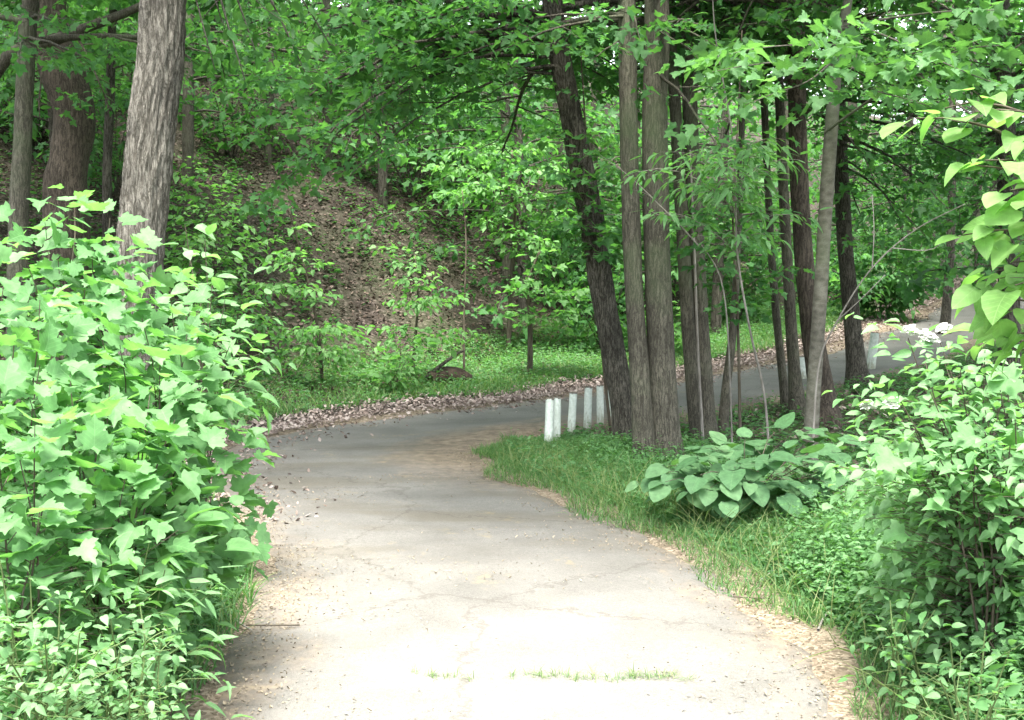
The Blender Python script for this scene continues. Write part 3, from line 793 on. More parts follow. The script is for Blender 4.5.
tree('oak_tree', 'big grey oak with deeply ridged bark rising from the left bushes', [(122, 440, 9.1, 60), (131, 350, 9.08, 52), (140, 250, 9.05, 48), (152, 125, 9, 47), (163, 0, 8.95, 45)], 12, OB, M['hill_leaf'], 1,
     n_limbs=9, crown_from=5.5, limb_len=3.6, tpl=OVAL_LO, sides=110, amp=.16, sc=5.5, zs=3.4, ridge=True, step=.03,
     targets=[(255, 50, 9.4, 5.0, .02, .05), (330, 45, 10.5, 5.2, .02, .05), (225, 30, 9.3, 4.9, .02, .06), (290, 40, 9.6, 5.0, .02, .06), (305, 72, 9.8, 4.8, .02, .1), (245, 80, 9.3, 4.7, .02, .1), (215, 70, 9.2, 4.7, .015, .08)], leaf_size=.12)
tree('leaning_tree', 'dark rough trunk leaning left, leftmost of the close trees behind the white posts', [(632, 448, 13.1, 27), (622, 400, 13.15, 24), (604, 300, 13.2, 24), (588, 200, 13.2, 25), (568, 100, 13.1, 22), (552, 0, 13, 20)], 12, DB, ML, 2,
     n_limbs=10, crown_from=4.4, limb_len=4.2, sides=22, amp=.1, sc=3, zs=3,
     targets=[(330, 30, 12.2, 4.6, .045, .04), (430, 40, 12, 4.4, .04, .03), (380, 110, 11.5, 4.3, .03, .08), (300, 160, 11.2, 4.4, .035, .1), (250, 140, 11.6, 4.5, .03, .1), (470, 70, 12.4, 4.1, .03, .0), (350, 175, 11.4, 4.0, .02, .1), (270, 195, 11.6, 4.2, .02, .12), (420, 20, 10.6, 4.6, .03, .03), (360, 60, 10.4, 4.5, .03, .03), (230, 30, 11.5, 4.8, .03, .03), (480, 100, 12.6, 4.1, .015, .03), (440, 60, 11, 4.3, .02, .03), (300, 90, 11.6, 4.5, .02, .06)])
tree('slim_trunk_tree', 'slim straight brown trunk touching the stouter one on its right', [(647, 466, 12.0, 22), (640, 380, 12, 20), (632, 250, 12, 18), (628, 80, 12, 18), (627, 0, 12, 17)], 11, BB, ML, 3,
     n_limbs=9, crown_from=4.3, limb_len=3.6, sides=18, targets=[(590, 60, 11, 4.2, .015, .03), (500, 50, 10.8, 4.4, .02, .03), (640, 40, 10.6, 4.4, .015, .03), (520, 20, 11.6, 4.4, .02, .02)])
tree('stout_trunk_tree', 'stoutest straight brown trunk of the close trees, right of its slim neighbour', [(667, 468, 12.1, 32), (662, 380, 12.1, 29), (657, 250, 12.1, 26), (655, 120, 12.1, 25), (657, 0, 12.1, 24)], 13, BB, ML, 4,
     n_limbs=10, crown_from=4.3, limb_len=4.0, sides=20, targets=[(690, 20, 10.8, 4.3, .03, .0), (720, 150, 10.6, 3.9, .02, .04), (740, 60, 10.8, 4.4, .015, .02), (700, 60, 10.6, 4.3, .012, .02)])
def twin():
    root = tree('twin_stem_tree', 'two dark stems joined at the foot, standing behind the big-leaved shrub', [(706, 446, 13.7, 22), (704, 400, 13.7, 19), (699, 300, 13.7, 17), (693, 180, 13.7, 16), (688, 60, 13.6, 14), (686, 0, 13.6, 13)], 11, BB, ML, 5,
                n_limbs=8, crown_from=4.4, limb_len=3.4, targets=[(790, 20, 12.5, 4.6, .03, .0)])
    P, R = px_trunk([(699, 446, 13.65, 15), (692, 380, 13.6, 14), (684, 260, 13.6, 13), (676, 120, 13.6, 12), (668, 0, 13.6, 10)])
    Pf, Rf = fine(P, R); A = Acc(); tube(A, Pf, Rf, 14, mesh_noise_wobble(.08, 1.5, 1.6, 9.3))
    A.build('stem', BB, root, origin=np.array(root.location))
    P, R = px_trunk([(704, 443, 13.4, 3.5), (700, 390, 13.45, 3), (697, 330, 13.5, 3), (694, 240, 13.5, 2.5), (690, 150, 13.5, 2)]); Pf, Rf = fine(P, R)
    A = Acc(); tube(A, Pf, Rf, 6); A.build('climbing_vine', M['dead_twig'], root, origin=np.array(root.location))
twin()
tree('young_tree', 'thin bent grey-brown stem just right of the twin stems', [(722, 440, 14, 9), (726, 390, 14, 9), (733, 330, 14, 8), (738, 240, 14, 7), (742, 120, 14, 6), (744, 0, 14, 6)], 8, BB, ML, 6,
     n_limbs=7, crown_from=4.0, limb_len=2.2, sides=10, targets=[(760, 60, 13, 3.9, .012, .0)])
tree('young_tree', 'thin straight dark stem with a twin beside the pale smooth trunk', [(800, 432, 15.3, 17), (795, 380, 15.4, 13), (789, 290, 15.4, 11), (783, 180, 15.4, 10), (778, 60, 15.4, 9), (776, 0, 15.4, 9)], 9, BB, ML, 7,
     n_limbs=8, crown_from=4.3, limb_len=2.6, sides=12)
tree('young_tree', 'thinnest grey stem crossing in front of the far road, left of the pale trunk', [(788, 425, 15.8, 9), (782, 370, 15.8, 8), (775, 300, 15.8, 8), (770, 230, 15.8, 7), (764, 100, 15.8, 7), (760, 0, 15.8, 6)], 9, BB, ML, 8,
     n_limbs=6, crown_from=4.4, limb_len=2.2, sides=10)
tree('dark_tree', 'dark reddish trunk widening at its foot, half hidden behind the pale trunk', [(826, 440, 14.6, 34), (822, 395, 14.6, 26), (812, 330, 14.6, 21), (804, 260, 14.6, 19), (798, 150, 14.6, 18), (795, 0, 14.6, 17)], 12, RB, ML, 9,
     n_limbs=10, crown_from=4.5, limb_len=3.8, sides=18, flare=.2, targets=[(700, 10, 13.5, 4.7, .05, .02), (840, 130, 13, 3.8, .02, .05), (760, 100, 13.4, 4.3, .02, .03), (870, 160, 13, 4.0, .02, .04), (890, 90, 12.6, 4.5, .02, .03), (770, 40, 13, 4.6, .02, .03)])
tree('pale_tree', 'pale smooth grey trunk with a forked branch, in front of the dark reddish trunk', [(808, 462, 10.6, 15), (813, 400, 10.6, 14), (820, 300, 10.6, 14), (825, 220, 10.6, 13.5), (832, 120, 10.5, 13), (837, 60, 10.5, 11), (848, 0, 10.4, 9)], 8.5, PB, M['maple_young'], 10,
     n_limbs=7, crown_from=5.8, limb_len=2.8, sides=20, amp=.05, tpl=MAPLE, leaf_size=.115, spacing=.046,
     low_limbs=[([(825, 132, 10.5), (870, 100, 10), (915, 72, 9.4), (960, 50, 8.9), (1010, 45, 8.6)], .014, 2), ([(834, 70, 10.5), (790, 62, 9.8), (745, 66, 9.3), (712, 72, 9.0)], .012, 2),
                ([(836, 60, 10.5), (860, 70, 9.6), (890, 62, 8.9), (930, 82, 8.4)], .012, 2), ([(843, 30, 10.4), (880, 20, 9.6), (940, 12, 9), (1000, 10, 8.6)], .014, 2), ([(838, 55, 10.5), (810, 80, 9.6), (770, 95, 9), (745, 105, 8.8)], .012, 2), ([(836, 62, 10.5), (870, 88, 9.4), (910, 100, 8.8), (945, 112, 8.5)], .012, 2),
                ([(845, 20, 10.4), (900, 42, 9.2), (960, 70, 8.6), (1015, 90, 8.4)], .012, 2), ([(840, 45, 10.5), (800, 45, 9.4), (760, 48, 8.8), (725, 55, 8.5)], .012, 2), ([(842, 35, 10.4), (860, 40, 9.4), (850, 72, 8.7)], .01, 2)])
tree('dark_tree', 'dark leaning trunk in front of the far road, just left of the lone white post', [(861, 405, 17.3, 22), (856, 360, 17.4, 18), (849, 290, 17.4, 16), (844, 230, 17.4, 15), (838, 100, 17.4, 14), (834, 0, 17.4, 12)], 11, DB, ML, 11,
     n_limbs=9, crown_from=4.6, limb_len=3.6, sides=14, targets=[(900, 120, 15.5, 4.3, .03, .03), (930, 190, 15.5, 3.9, .03, .05), (880, 60, 15, 4.7, .03, .02), (960, 140, 15, 4.4, .03, .05), (990, 90, 15, 4.8, .03, .05), (900, 220, 15.6, 3.6, .02, .04), (875, 180, 15.6, 4, .02, .04), (925, 235, 15.4, 3.5, .02, .05), (870, 245, 15.8, 3.4, .015, .05), (950, 210, 15, 3.8, .02, .05), (950, 60, 15, 5, .03, .04), (1000, 170, 15, 4.2, .03, .05)])
tree('far_slim_tree', 'slim dark trunk beside the far end of the road at right', [(944, 334, 24.5, 9), (948, 290, 24.5, 9), (951, 230, 24.5, 8), (953, 100, 24.5, 7), (953, 0, 24.5, 7)], 12, DB, ML, 12,
     n_limbs=9, crown_from=4.2, limb_len=3.2, sides=10, targets=[(1000, 150, 22, 5.5, .03, .03), (900, 170, 22, 5.2, .03, .03), (960, 230, 21, 4.2, .02, .03)])
# left group behind the oak
tree('slim_trunk_tree', 'slim mossy grey trunk at the left edge above the maple saplings', [(14, 330, 13, 22), (18, 240, 13, 20), (22, 150, 13, 18), (28, 20, 13, 17), (30, 0, 13, 16)], 10, BB, ML, 13,
     n_limbs=9, crown_from=4.3, limb_len=3.4, sides=14, targets=[(60, 30, 11.5, 4.6, .02, .03), (20, 60, 11, 4.4, .02, .03), (90, 60, 12, 4.4, .02, .03)])
def crooked():
    root = tree('crooked_tree', 'dark crooked trunk with a swollen bend, behind the left edge saplings', [(66, 260, 17, 48), (66, 205, 17, 44), (70, 160, 17, 38), (74, 115, 17, 40), (64, 75, 17, 42), (52, 40, 17, 36), (50, 0, 17, 30)], 11, RB, ML, 14,
         n_limbs=8, crown_from=6, limb_len=3.6, sides=24, amp=.12, sc=1.6, zs=1.4, targets=[(110, 110, 15, 5.6, .03, .1), (40, 120, 15, 5.4, .03, .1)])
    Q = np.array([at(-20, 70, 13.2), at(30, 52, 13.2), at(70, 38, 13.2), at(110, 20, 13), at(140, 10, 12.8)]); Pf, Rf = fine(Q, np.array([.055, .05, .045, .04, .03]))
crooked()
tree('far_slim_tree', 'slim dark trunk on the slope between the crooked trunk and the oak', [(106, 240, 19, 9), (107, 180, 19, 9), (110, 100, 19, 9), (112, 30, 19, 8), (113, 0, 19, 8)], 13, DB, ML, 15,
     n_limbs=9, crown_from=5.3, limb_len=3.4, sides=10, targets=[(140, 60, 17, 5.6, .02, .05), (190, 90, 17, 5.2, .02, .08), (215, 60, 17, 5.6, .02, .06)])
tree('bare_limb_tree', 'brown slanting trunk crossing behind the oak at the upper left', [(-60, 330, 14.2, 16), (-40, 180, 14.2, 15), (0, 66, 14.2, 13), (60, 38, 14, 11), (132, 10, 13.7, 8)], 6.5, BB, ML, 16, n_limbs=5, crown_from=4.9, limb_len=2.2, sides=12)

tree('roadside_tree', 'tree added beyond the right edge, its boughs shading the road', [(1240, 420, 7.3, 56), (1235, 200, 7.3, 52), (1220, 0, 7.3, 48)], 12, BB, ML, 17, n_limbs=16, crown_from=6.4, limb_len=5.0, sides=14)  # added out of view so that its crown shades the road
tree('roadside_tree', 'big tree standing beyond the right edge behind the basswood leaves', [(1230, 420, 9.5, 42), (1225, 200, 9.5, 40), (1215, 0, 9.5, 38)], 12, BB, ML, 18, n_limbs=12, crown_from=4.4, limb_len=4.4, sides=14,
     targets=[(1000, 60, 9.5, 4.4, .03, .05), (960, 20, 9.5, 4.8, .03, .05), (1010, 110, 10, 4.0, .03, .06)])
tree('shade_tree', 'brown trunk among the trees at the right edge behind the bushes', [(1010, 345, 17.5, 22), (1008, 200, 17.5, 20), (1000, 0, 17.5, 18)], 12, DB, ML, 19, n_limbs=12, crown_from=3.8, limb_len=3.8, sides=12,
     targets=[(960, 230, 16.5, 3.4, .02, .05), (1010, 240, 16, 3.4, .02, .05), (980, 190, 16, 3.8, .02, .05), (940, 265, 16, 3.2, .02, .05), (975, 270, 15.5, 3.2, .02, .05), (920, 190, 16, 3.8, .02, .05)])
# hillside trees: slender trunks with thin crowns, copied over the slope
def hill_tree(seed, height, lean):
    rng = RS(seed); root = thing('hillside_tree', 'slender tree', 'tree', (0, 0, 0))
    pl = Plant(seed, MAPLE_LO if seed % 2 else OVAL_LO, .17, .085, min_r=.007, jit=.5)
    P = np.array([(0, 0, -.3), (lean * .2, .05, height * .25), (lean * .5, .1, height * .55), (lean, .0, height)]); Pf, Rf = fine(P, np.array([.12, .1, .07, .015]), .3)
    tube(pl.wood, Pf, Rf, 10, mesh_noise_wobble(.1, 1.5, 1.2, seed))
    az = 0
    n = 34
    for i in range(n):
        f = (i + .5) / n; z = height * (.1 + .86 * f); az += 2.4; p = np.array([np.interp(z, Pf[:, 2], Pf[:, k]) for k in range(3)])
        pl.grow(p, (math.cos(az), math.sin(az), .25 + .3 * f), (3.1 - 1.9 * f) * rng.uniform(.8, 1.2), .025, 2, sp=(0, .24, .36))
    pl.finish(root, M['hill_leaf'], DB if seed % 2 else BB); return root

def copy_thing(src, loc, rotz, scale=1.0):
    r = src.copy(); COL.objects.link(r); r.location = loc; r.rotation_euler = (0, 0, rotz); r.scale = (scale,) * 3
    for ch in src.children:
        c = ch.copy(); COL.objects.link(c); c.parent = r
    return r

def hill_trees():
    protos = [hill_tree(101, 10, .5), hill_tree(102, 12, -.6), hill_tree(103, 8.5, .3), hill_tree(104, 13, .4)]
    rng = RS(77)
    rows = [(1, 24, 190, 1.0), (0, 25.5, 385, .9), (3, 24.5, 508, 1.0), (2, 23.5, 525, 1.0), (1, 27, 330, 1.0), (3, 27, 640, 1.0), (0, 25, 715, 1.0), (2, 27, 690, 1.1), (1, 29, 780, 1.1), (3, 31, 840, 1.1), (0, 34, 900, 1.2),
            (2, 36, 990, 1.2), (1, 33, 440, 1.1), (0, 33, 560, 1.15), (3, 33, 250, 1.1), (2, 29, 130, 1.0), (0, 27, 30, 1.0), (3, 31, 60, 1.1), (1, 38, 690, 1.2), (2, 40, 520, 1.25), (0, 41, 380, 1.25), (3, 42, 780, 1.2), (1, 42, 150, 1.2), (2, 44, 930, 1.3),
            (0, 48, 600, 1.4), (1, 48, 300, 1.4), (3, 50, 860, 1.4), (2, 50, 450, 1.4), (1, 22, -30, .9), (2, 22, 60, .8), (0, 30, 1060, 1.1), (1, 30, 980, 1.1), (3, 33, 1030, 1.2), (2, 40, 1000, 1.4), (0, 45, 1040, 1.4), (1, 36, 850, 1.2), (3, 28, 590, 1.0), (2, 28, 460, .9), (1, 26, 270, .8), (0, 29, 215, 1.0), (2, 31, 400, 1.0), (3, 46, 720, 1.4), (0, 52, 660, 1.5), (1, 55, 930, 1.5), (2, 55, 200, 1.5), (3, 54, 380, 1.5), (1, 21, 1180, 1.1), (3, 24, 1130, 1.1), (0, 18, 1170, 1.1), (2, 26, 1085, 1.2), (3, 45, 1000, 1.4), (1, 50, 1060, 1.5), (0, 58, 980, 1.6), (2, 60, 880, 1.6), (1, 21, -160, 1.1), (3, 17, -150, 1.0)]  # copies far outside the frame are added to shade the slope and far road
    words_ = {508: 'pale slender trunk on the slope above the bright sapling, left of its thinner twin', 525: 'thinner pale trunk beside its twin on the slope above the bright sapling'}
    used = set()
    for k, Y, px, sc in rows:
        x = (px - 512) * Y / F; z = h1(x, Y); a = rng.uniform(0, 6.28)
        src = protos[k]
        if k not in used: o = src; used.add(k); o.location = (x, Y, z); o.rotation_euler = (0, 0, a); o.scale = (sc,) * 3
        else: o = copy_thing(src, (x, Y, z), a, sc)
        o['group'] = 'trees on the hillside'
        o['label'] = words_.get(px, 'slender green tree standing among others on the wooded hillside')
hill_trees()

# ================================================================== SAPLINGS AND SHRUBS
def shrub(name, label, cat, foot, targets, tpl, size, leaf, seed, wood='twig', depth=1, sp=(0, .13, .25), r=.007, sag=.12, spacing=.06, group=None, face=None, jit=.4,
          flat=.9, droop=.25, ratio=.38, start=.25, stem_name='stem', leaf_name='foliage', updir=0., petiole=.45, tint=(.5, .28), trunk=None, smooth=True, horiz=.75):
    """foot = (px, Y) of the base; stems arch from it (or from along its trunk) to each target (px, py, Y)"""
    x = (foot[0] - 512) * foot[1] / F; b = np.array([x, foot[1], h1(x, foot[1])])
    root = thing(name, label, cat, b, group)
    pl = Plant(seed, tpl, size, spacing, jit=jit, flat=flat, droop=droop, updir=updir, petiole=petiole, face=None if face is None else np.array(face), tint=tint, min_r=.0012)
    if trunk is not None:
        T = np.array([b - UP * .05] + [at(*q) for q in trunk[0]]); Tf, Rf = fine(T, np.linspace(trunk[1], trunk[1] * .35, len(T)), .12)
        tube(pl.wood, Tf, Rf, 8, mesh_noise_wobble(.08, 1.5, 2, seed)); pl.leaves(Tf, .85)
    for i, q in enumerate(targets):
        tip = at(*q)
        if trunk is not None:
            # leave the trunk somewhat below the height of the tip
            want = tip[2] - .3 * np.linalg.norm((tip - Tf[np.argmin(np.abs(Tf[:, 2] - tip[2]))])[:2])
            p0 = Tf[np.argmin(np.abs(Tf[:, 2] - max(want, b[2] + .15)))]
        else: p0 = b + np.append(pl.rng.normal(0, .06, 2), -.03)
        A_ = pl.arc(p0, tip, sag)
        pl.along(A_, r, depth, sp=sp, ratio=ratio, start=start, horiz=horiz)
    pl.finish(root, leaf, M[wood], stem_name, leaf_name, smooth)
    return root, pl

SL, MY, HLF, DBR, VL = M['sap_leaf'], M['maple_young'], M['basswood'], M['dark_broad'], M['vib_leaf']
# --- on and below the hillside
shrub('sapling', 'bright green drooping sapling on the bare brown part of the slope', 'sapling', (322, 18.6), [(272, 262, 17.6), (300, 226, 17.8), (285, 205, 18), (312, 290, 17.4), (335, 325, 17.2), (325, 352, 17), (300, 330, 17.2), (262, 285, 17.4), (290, 250, 17.4)],
      OVAL, .13, SL, 201, trunk=([(318, 330, 18.4), (305, 270, 18.2), (288, 205, 18)], .03), sp=(0, .085, .3), spacing=.05, ratio=.5, start=.1)
shrub('sapling', 'sunlit sapling in the middle of the slope just above the rotten log', 'sapling', (412, 19), [(380, 248, 18.6), (395, 262, 18.4), (440, 268, 18.6), (458, 300, 18.4), (430, 300, 18), (398, 300, 18.2), (390, 330, 18), (462, 330, 18.2), (432, 338, 18), (408, 280, 18)],
      OVAL, .12, SL, 202, trunk=([(415, 340, 19), (418, 300, 18.8), (415, 255, 18.8)], .03), sp=(0, .085, .3), spacing=.05, ratio=.5, start=.1)
shrub('sapling', 'largest bright sapling high on the slope left of the leaning trunk', 'sapling', (508, 22), [(432, 165, 21.6), (455, 150, 21.4), (485, 145, 21.4), (520, 150, 21.4), (548, 142, 21.4), (560, 165, 21.2), (470, 185, 21), (440, 195, 21.2), (500, 190, 21), (535, 195, 21), (560, 210, 21.2), (485, 220, 21), (520, 230, 21), (545, 240, 21)],
      OVAL, .14, SL, 203, trunk=([(512, 280, 22), (515, 210, 21.8), (512, 150, 21.6)], .05), sp=(0, .085, .3), spacing=.05, ratio=.5, start=.1)
shrub('sapling', 'sapling with two grey stems and layered leaves low on the slope beside the leaning trunk', 'sapling', (530, 19.5), [(512, 292, 19), (525, 280, 18.8), (560, 268, 19), (585, 292, 19), (545, 290, 18.6), (575, 310, 18.8), (540, 250, 19), (520, 310, 18.8)],
      MAPLE_LO, .14, SL, 204, trunk=([(530, 320, 19.4), (528, 285, 19.3), (540, 250, 19.2)], .05), sp=(0, .085, .3), spacing=.05, ratio=.5, start=.1)
shrub('sapling', 'thin dark sapling stem with few leaves standing right of the rotten log', 'sapling', (464, 19.2), [(450, 250, 19), (485, 262, 19), (440, 290, 19)], OVAL, .12, M['hill_leaf'], 205, r=.005, trunk=([(464, 320, 19.2), (466, 240, 19.2), (462, 190, 19.2)], .022), sp=(0, .085, .3), spacing=.05, ratio=.5, start=.1)
shrub('shrub', 'dark green low shrub at the left end of the brown slope', 'shrub', (225, 17.5), [(205, 295, 17), (225, 288, 17), (245, 292, 17), (240, 308, 16.6), (215, 312, 16.6)], OVAL, .12, M['hill_leaf'], 206, sp=(0, .085, .3), spacing=.05, ratio=.5, start=.1)
shrub('shrub', 'pale green shrub on the slope just right of the oak trunk', 'shrub', (215, 19), [(192, 190, 18.6), (210, 170, 18.6), (225, 180, 18.6), (200, 205, 18.4)], OVAL, .13, SL, 207, sp=(0, .085, .3), spacing=.05, ratio=.5, start=.1)
shrub('shrub', 'bushy light green shrub glimpsed between the stout trunk and twin stems', 'shrub', (672, 22), [(650, 320, 21.6), (668, 300, 21.6), (690, 310, 21.6), (680, 335, 21.2), (655, 345, 21.2), (640, 300, 21.6)], OVAL, .14, SL, 208, sp=(0, .085, .3), spacing=.05, ratio=.5, start=.1)
shrub('shrub', 'small leafy shrub on the verge left of the rotten log', 'shrub', (395, 17.8), [(385, 350, 17.6), (400, 340, 17.6), (410, 355, 17.4), (378, 372, 17.2), (400, 372, 17.2), (415, 345, 17.6)], OVAL, .13, SL, 209, sp=(0, .085, .3), spacing=.05, ratio=.5, start=.1)
shrub('shrub', 'dark leafy shrub on the far slope above the lone white post', 'shrub', (880, 28), [(850, 250, 27), (880, 235, 27), (910, 250, 27), (930, 275, 26.6), (890, 275, 26.6), (860, 280, 26.6), (905, 215, 27)], OVAL, .18, M['hill_leaf'], 210, sp=(0, .085, .3), spacing=.05, ratio=.5, start=.1)

def hill_shrub(seed):
    root = thing('hillside_shrub', 'bushy green shrub among others on the wooded slope', 'shrub', (0, 0, 0), 'shrubs on the hillside')
    pl = Plant(seed, MAPLE_LO if seed % 2 else OVAL_LO, .17, .08, jit=.5, min_r=.006)
    for i in range(11):
        a = i * 2.4; l = pl.rng.uniform(.35, 1.0); h = pl.rng.uniform(1.0, 2.6)
        P = pl.arc((0, 0, -.1), (math.cos(a) * l * 1.5, math.sin(a) * l * 1.5, h), .05); pl.along(P, .014, 2, sp=(0, .24, .34), start=.2)
    pl.finish(root, M['hill_leaf'], DB, 'stem', 'foliage'); return root

def hill_shrubs():
    protos = [hill_shrub(301), hill_shrub(302), hill_shrub(303)]; rng = RS(78); n = 0
    for Y, pxs in ((22, (40, 120, 600, 745, 800)), (24.5, (-10, 80, 560, 640, 700, 770, 830)), (27, (30, 140, 215, 400, 470, 585, 660, 735, 815, 870)), (30, (-10, 90, 180, 270, 350, 430, 520, 620, 700, 790, 860, 930)),
                   (34, (40, 130, 230, 320, 400, 480, 570, 650, 740, 830, 900, 980)), (39, (0, 100, 200, 290, 380, 470, 560, 660, 760, 850, 940, 1030))):
        for px in pxs:
            px = px + rng.uniform(-20, 20); y = Y + rng.uniform(-1.2, 1.2); x = (px - 512) * y / F
            fd = road_frame(np.array([x]), np.array([y]))[0][0]
            if fd < 3.6: continue
            loc = (x, y, h1(x, y) - .02); a = rng.uniform(0, 6.28); sc = rng.uniform(.7, 1.25) * (1 + .012 * (Y - 22))
            if n < 3: o = protos[n]; o.location = loc; o.rotation_euler = (0, 0, a); o.scale = (sc,) * 3
            else: o = copy_thing(protos[n % 3], loc, a, sc)
            n += 1
hill_shrubs()

# --- thin understorey among the close trees
shrub('ash_sapling', 'thin pale-stemmed sapling with narrow pointed leaves in front of the twin stems', 'sapling', (772, 11.4), [(660, 152, 10.4), (638, 172, 10.2), (700, 150, 10), (725, 165, 9.8), (760, 152, 9.8), (720, 190, 10), (690, 185, 10.2), (745, 180, 9.8), (765, 140, 10), (738, 232, 10.2), (765, 235, 10.3), (800, 160, 10.2), (800, 215, 10.4), (655, 215, 10.4)],
      LANCE, .145, M['maple_young'], 211, 'dead_twig', trunk=([(765, 400, 11.3), (750, 330, 11.1), (737, 250, 10.9), (734, 150, 10.7), (716, 40, 10.4), (712, -20, 10.3)], .013), sp=(0, .09, .2), spacing=.04, ratio=.32, r=.005, jit=.25)
shrub('ash_sapling', 'slender whip sapling arching across the stout trunk', 'sapling', (735, 11.5), [(600, 155, 10.6)], LANCE, .1, M['maple'], 212, 'dead_twig', depth=1, sp=(0, .3, .3), sag=.03, r=.008, spacing=.06, trunk=([(725, 300, 11), (700, 243, 10.8)], .01))

shrub('understorey_maple', 'thin maple with layered leaves crossing the dark leaning trunk', 'sapling', (612, 13.9), [(545, 130, 12.6), (560, 175, 12.5), (590, 150, 12.4), (605, 205, 12.4), (570, 225, 12.5), (600, 255, 12.6), (545, 200, 12.8), (625, 170, 12.2), (620, 235, 12.4), (560, 90, 12.8)],
      MAPLE_LO, .105, M['maple'], 214, 'twig', trunk=([(600, 330, 13.7), (590, 220, 13.4), (585, 120, 13.2), (580, 40, 13)], .018), sp=(0, .1, .25), spacing=.045, ratio=.42, r=.006, jit=.3)
shrub('understorey_maple', 'thin maple with layered leaves spread in front of the twin stems', 'sapling', (742, 13.0), [(685, 185, 12.2), (705, 215, 12), (725, 205, 12), (690, 250, 12.2), (715, 268, 12), (750, 245, 12), (765, 290, 12.2), (735, 305, 12), (780, 210, 12.2), (760, 175, 12.2), (670, 220, 12), (800, 270, 12.4), (740, 140, 12.2), (790, 140, 12.4)],
      MAPLE_LO, .105, M['maple'], 215, 'twig', trunk=([(738, 330, 12.9), (733, 220, 12.7), (738, 120, 12.6), (742, 30, 12.5)], .018), sp=(0, .1, .25), spacing=.045, ratio=.42, r=.006, jit=.3)

def dead_branch(name, label, paths, r, m='dead_twig', cat='branch'):
    b = at(*paths[0][0]); root = thing(name, label, cat, (b[0], b[1], h1(b[0], b[1])))
    for i, p in enumerate(paths):
        Q = np.array([at(*q) for q in p])
        if i == 0: Q[0, 2] = h1(Q[0, 0], Q[0, 1]) - .05
        Pf, Rf = fine(Q, np.linspace(r, r * .4, len(Q)) * (1 if i == 0 else .55), .1)
        A = Acc(); tube(A, Pf, Rf, 7, mesh_noise_wobble(.12, 1.5, 6, i + 3.0)); A.build('stem' if i == 0 else 'twig', M[m], root, origin=np.array(root.location))
    return root
dead_branch('dead_sapling', 'bare pale leafless sapling slanting right from the foot of the pale trunk', [[(812, 450, 10.2), (818, 370, 10.2), (838, 320, 10.1), (872, 268, 9.9), (915, 230, 9.7), (965, 204, 9.4)], [(872, 268, 9.9), (874, 230, 9.9), (872, 195, 10)], [(838, 320, 10.1), (860, 300, 10), (885, 275, 10)], [(893, 248, 9.8), (930, 250, 9.7), (945, 238, 9.6)]], .0095)

# --- big-leaved low shrub in the shade right of the road
shrub('big_leaf_shrub', 'low spreading shrub with very large dark heart-shaped leaves', 'shrub', (745, 9.0), [(655, 474, 8.6), (668, 466, 8.6), (695, 455, 8.7), (715, 447, 8.8), (745, 440, 9), (775, 432, 9.2), (805, 428, 9.3), (835, 432, 9.2), (855, 445, 9), (700, 475, 8.2), (735, 468, 8.2), (770, 460, 8.3), (805, 455, 8.4), (835, 462, 8.4), (665, 482, 8.3), (710, 488, 8.2), (750, 482, 8.2), (790, 480, 8.3), (825, 482, 8.3), (860, 470, 8.6)],
      HEART_FLAT, .165, DBR, 213, 'twig', sp=(0, .14, .3), spacing=.075, ratio=.34, r=.006, sag=.14, jit=.15, petiole=.3, face=(0, -.22, .4), start=.3, updir=-.02)

# --- left foreground thicket of maple saplings
LF = (.3, -.25, .35)
def msap(label, foot, targets, seed, size=.115, **kw):
    size = min(size, .1)
    a = dict(sp=(0, .095, .25), spacing=.05, ratio=.3, r=.006, sag=.12, jit=.48, face=LF, petiole=.55, start=.35, group='maple saplings at the left', tint=(.55, .3)); a.update(kw)
    return shrub('maple_sapling', label, 'sapling', foot, targets, MAPLE, size, MY, seed, 'twig', **a)
msap('tallest maple sapling, rising in front of the oak trunk at left', (70, 5.7), [(75, 205, 5.6), (45, 222, 5.5), (110, 218, 5.5), (92, 245, 5.3), (58, 258, 5.3), (128, 252, 5.4), (20, 245, 5.4), (85, 290, 5.1)], 221, .13)
msap('maple sapling whose leaves touch the left edge below the slim mossy trunk', (0, 4.9), [(5, 275, 4.7), (40, 300, 4.6), (-20, 300, 4.6), (15, 330, 4.4), (60, 330, 4.6), (-10, 360, 4.3), (40, 365, 4.3)], 222)
msap('broad maple sapling spreading over the foot of the oak trunk', (150, 5.4), [(125, 282, 5.2), (170, 290, 5.2), (190, 312, 5.1), (142, 318, 4.9), (92, 305, 5), (180, 345, 4.9), (120, 345, 4.7), (160, 365, 4.7), (185, 370, 5)], 223)
msap('low maple sapling with pale leaves in the middle of the left thicket', (90, 4.5), [(70, 375, 4.3), (110, 385, 4.3), (150, 395, 4.4), (60, 420, 4.1), (100, 430, 4.1), (140, 440, 4.2), (175, 420, 4.4), (30, 400, 4.2), (80, 465, 4.0), (125, 480, 4.0)], 224)
msap('nearest maple sapling at the left edge above the bottom corner weeds', (10, 4.0), [(0, 400, 3.8), (35, 425, 3.8), (-20, 440, 3.7), (20, 460, 3.7), (60, 475, 3.8), (-10, 500, 3.6), (40, 510, 3.7)], 225, .13)
msap('maple sapling leaning out over the road edge from the left thicket', (150, 5.2), [(160, 395, 5), (175, 405, 5), (145, 430, 4.8), (180, 430, 5), (160, 450, 4.8), (130, 465, 4.6), (180, 455, 5)], 226, .12)
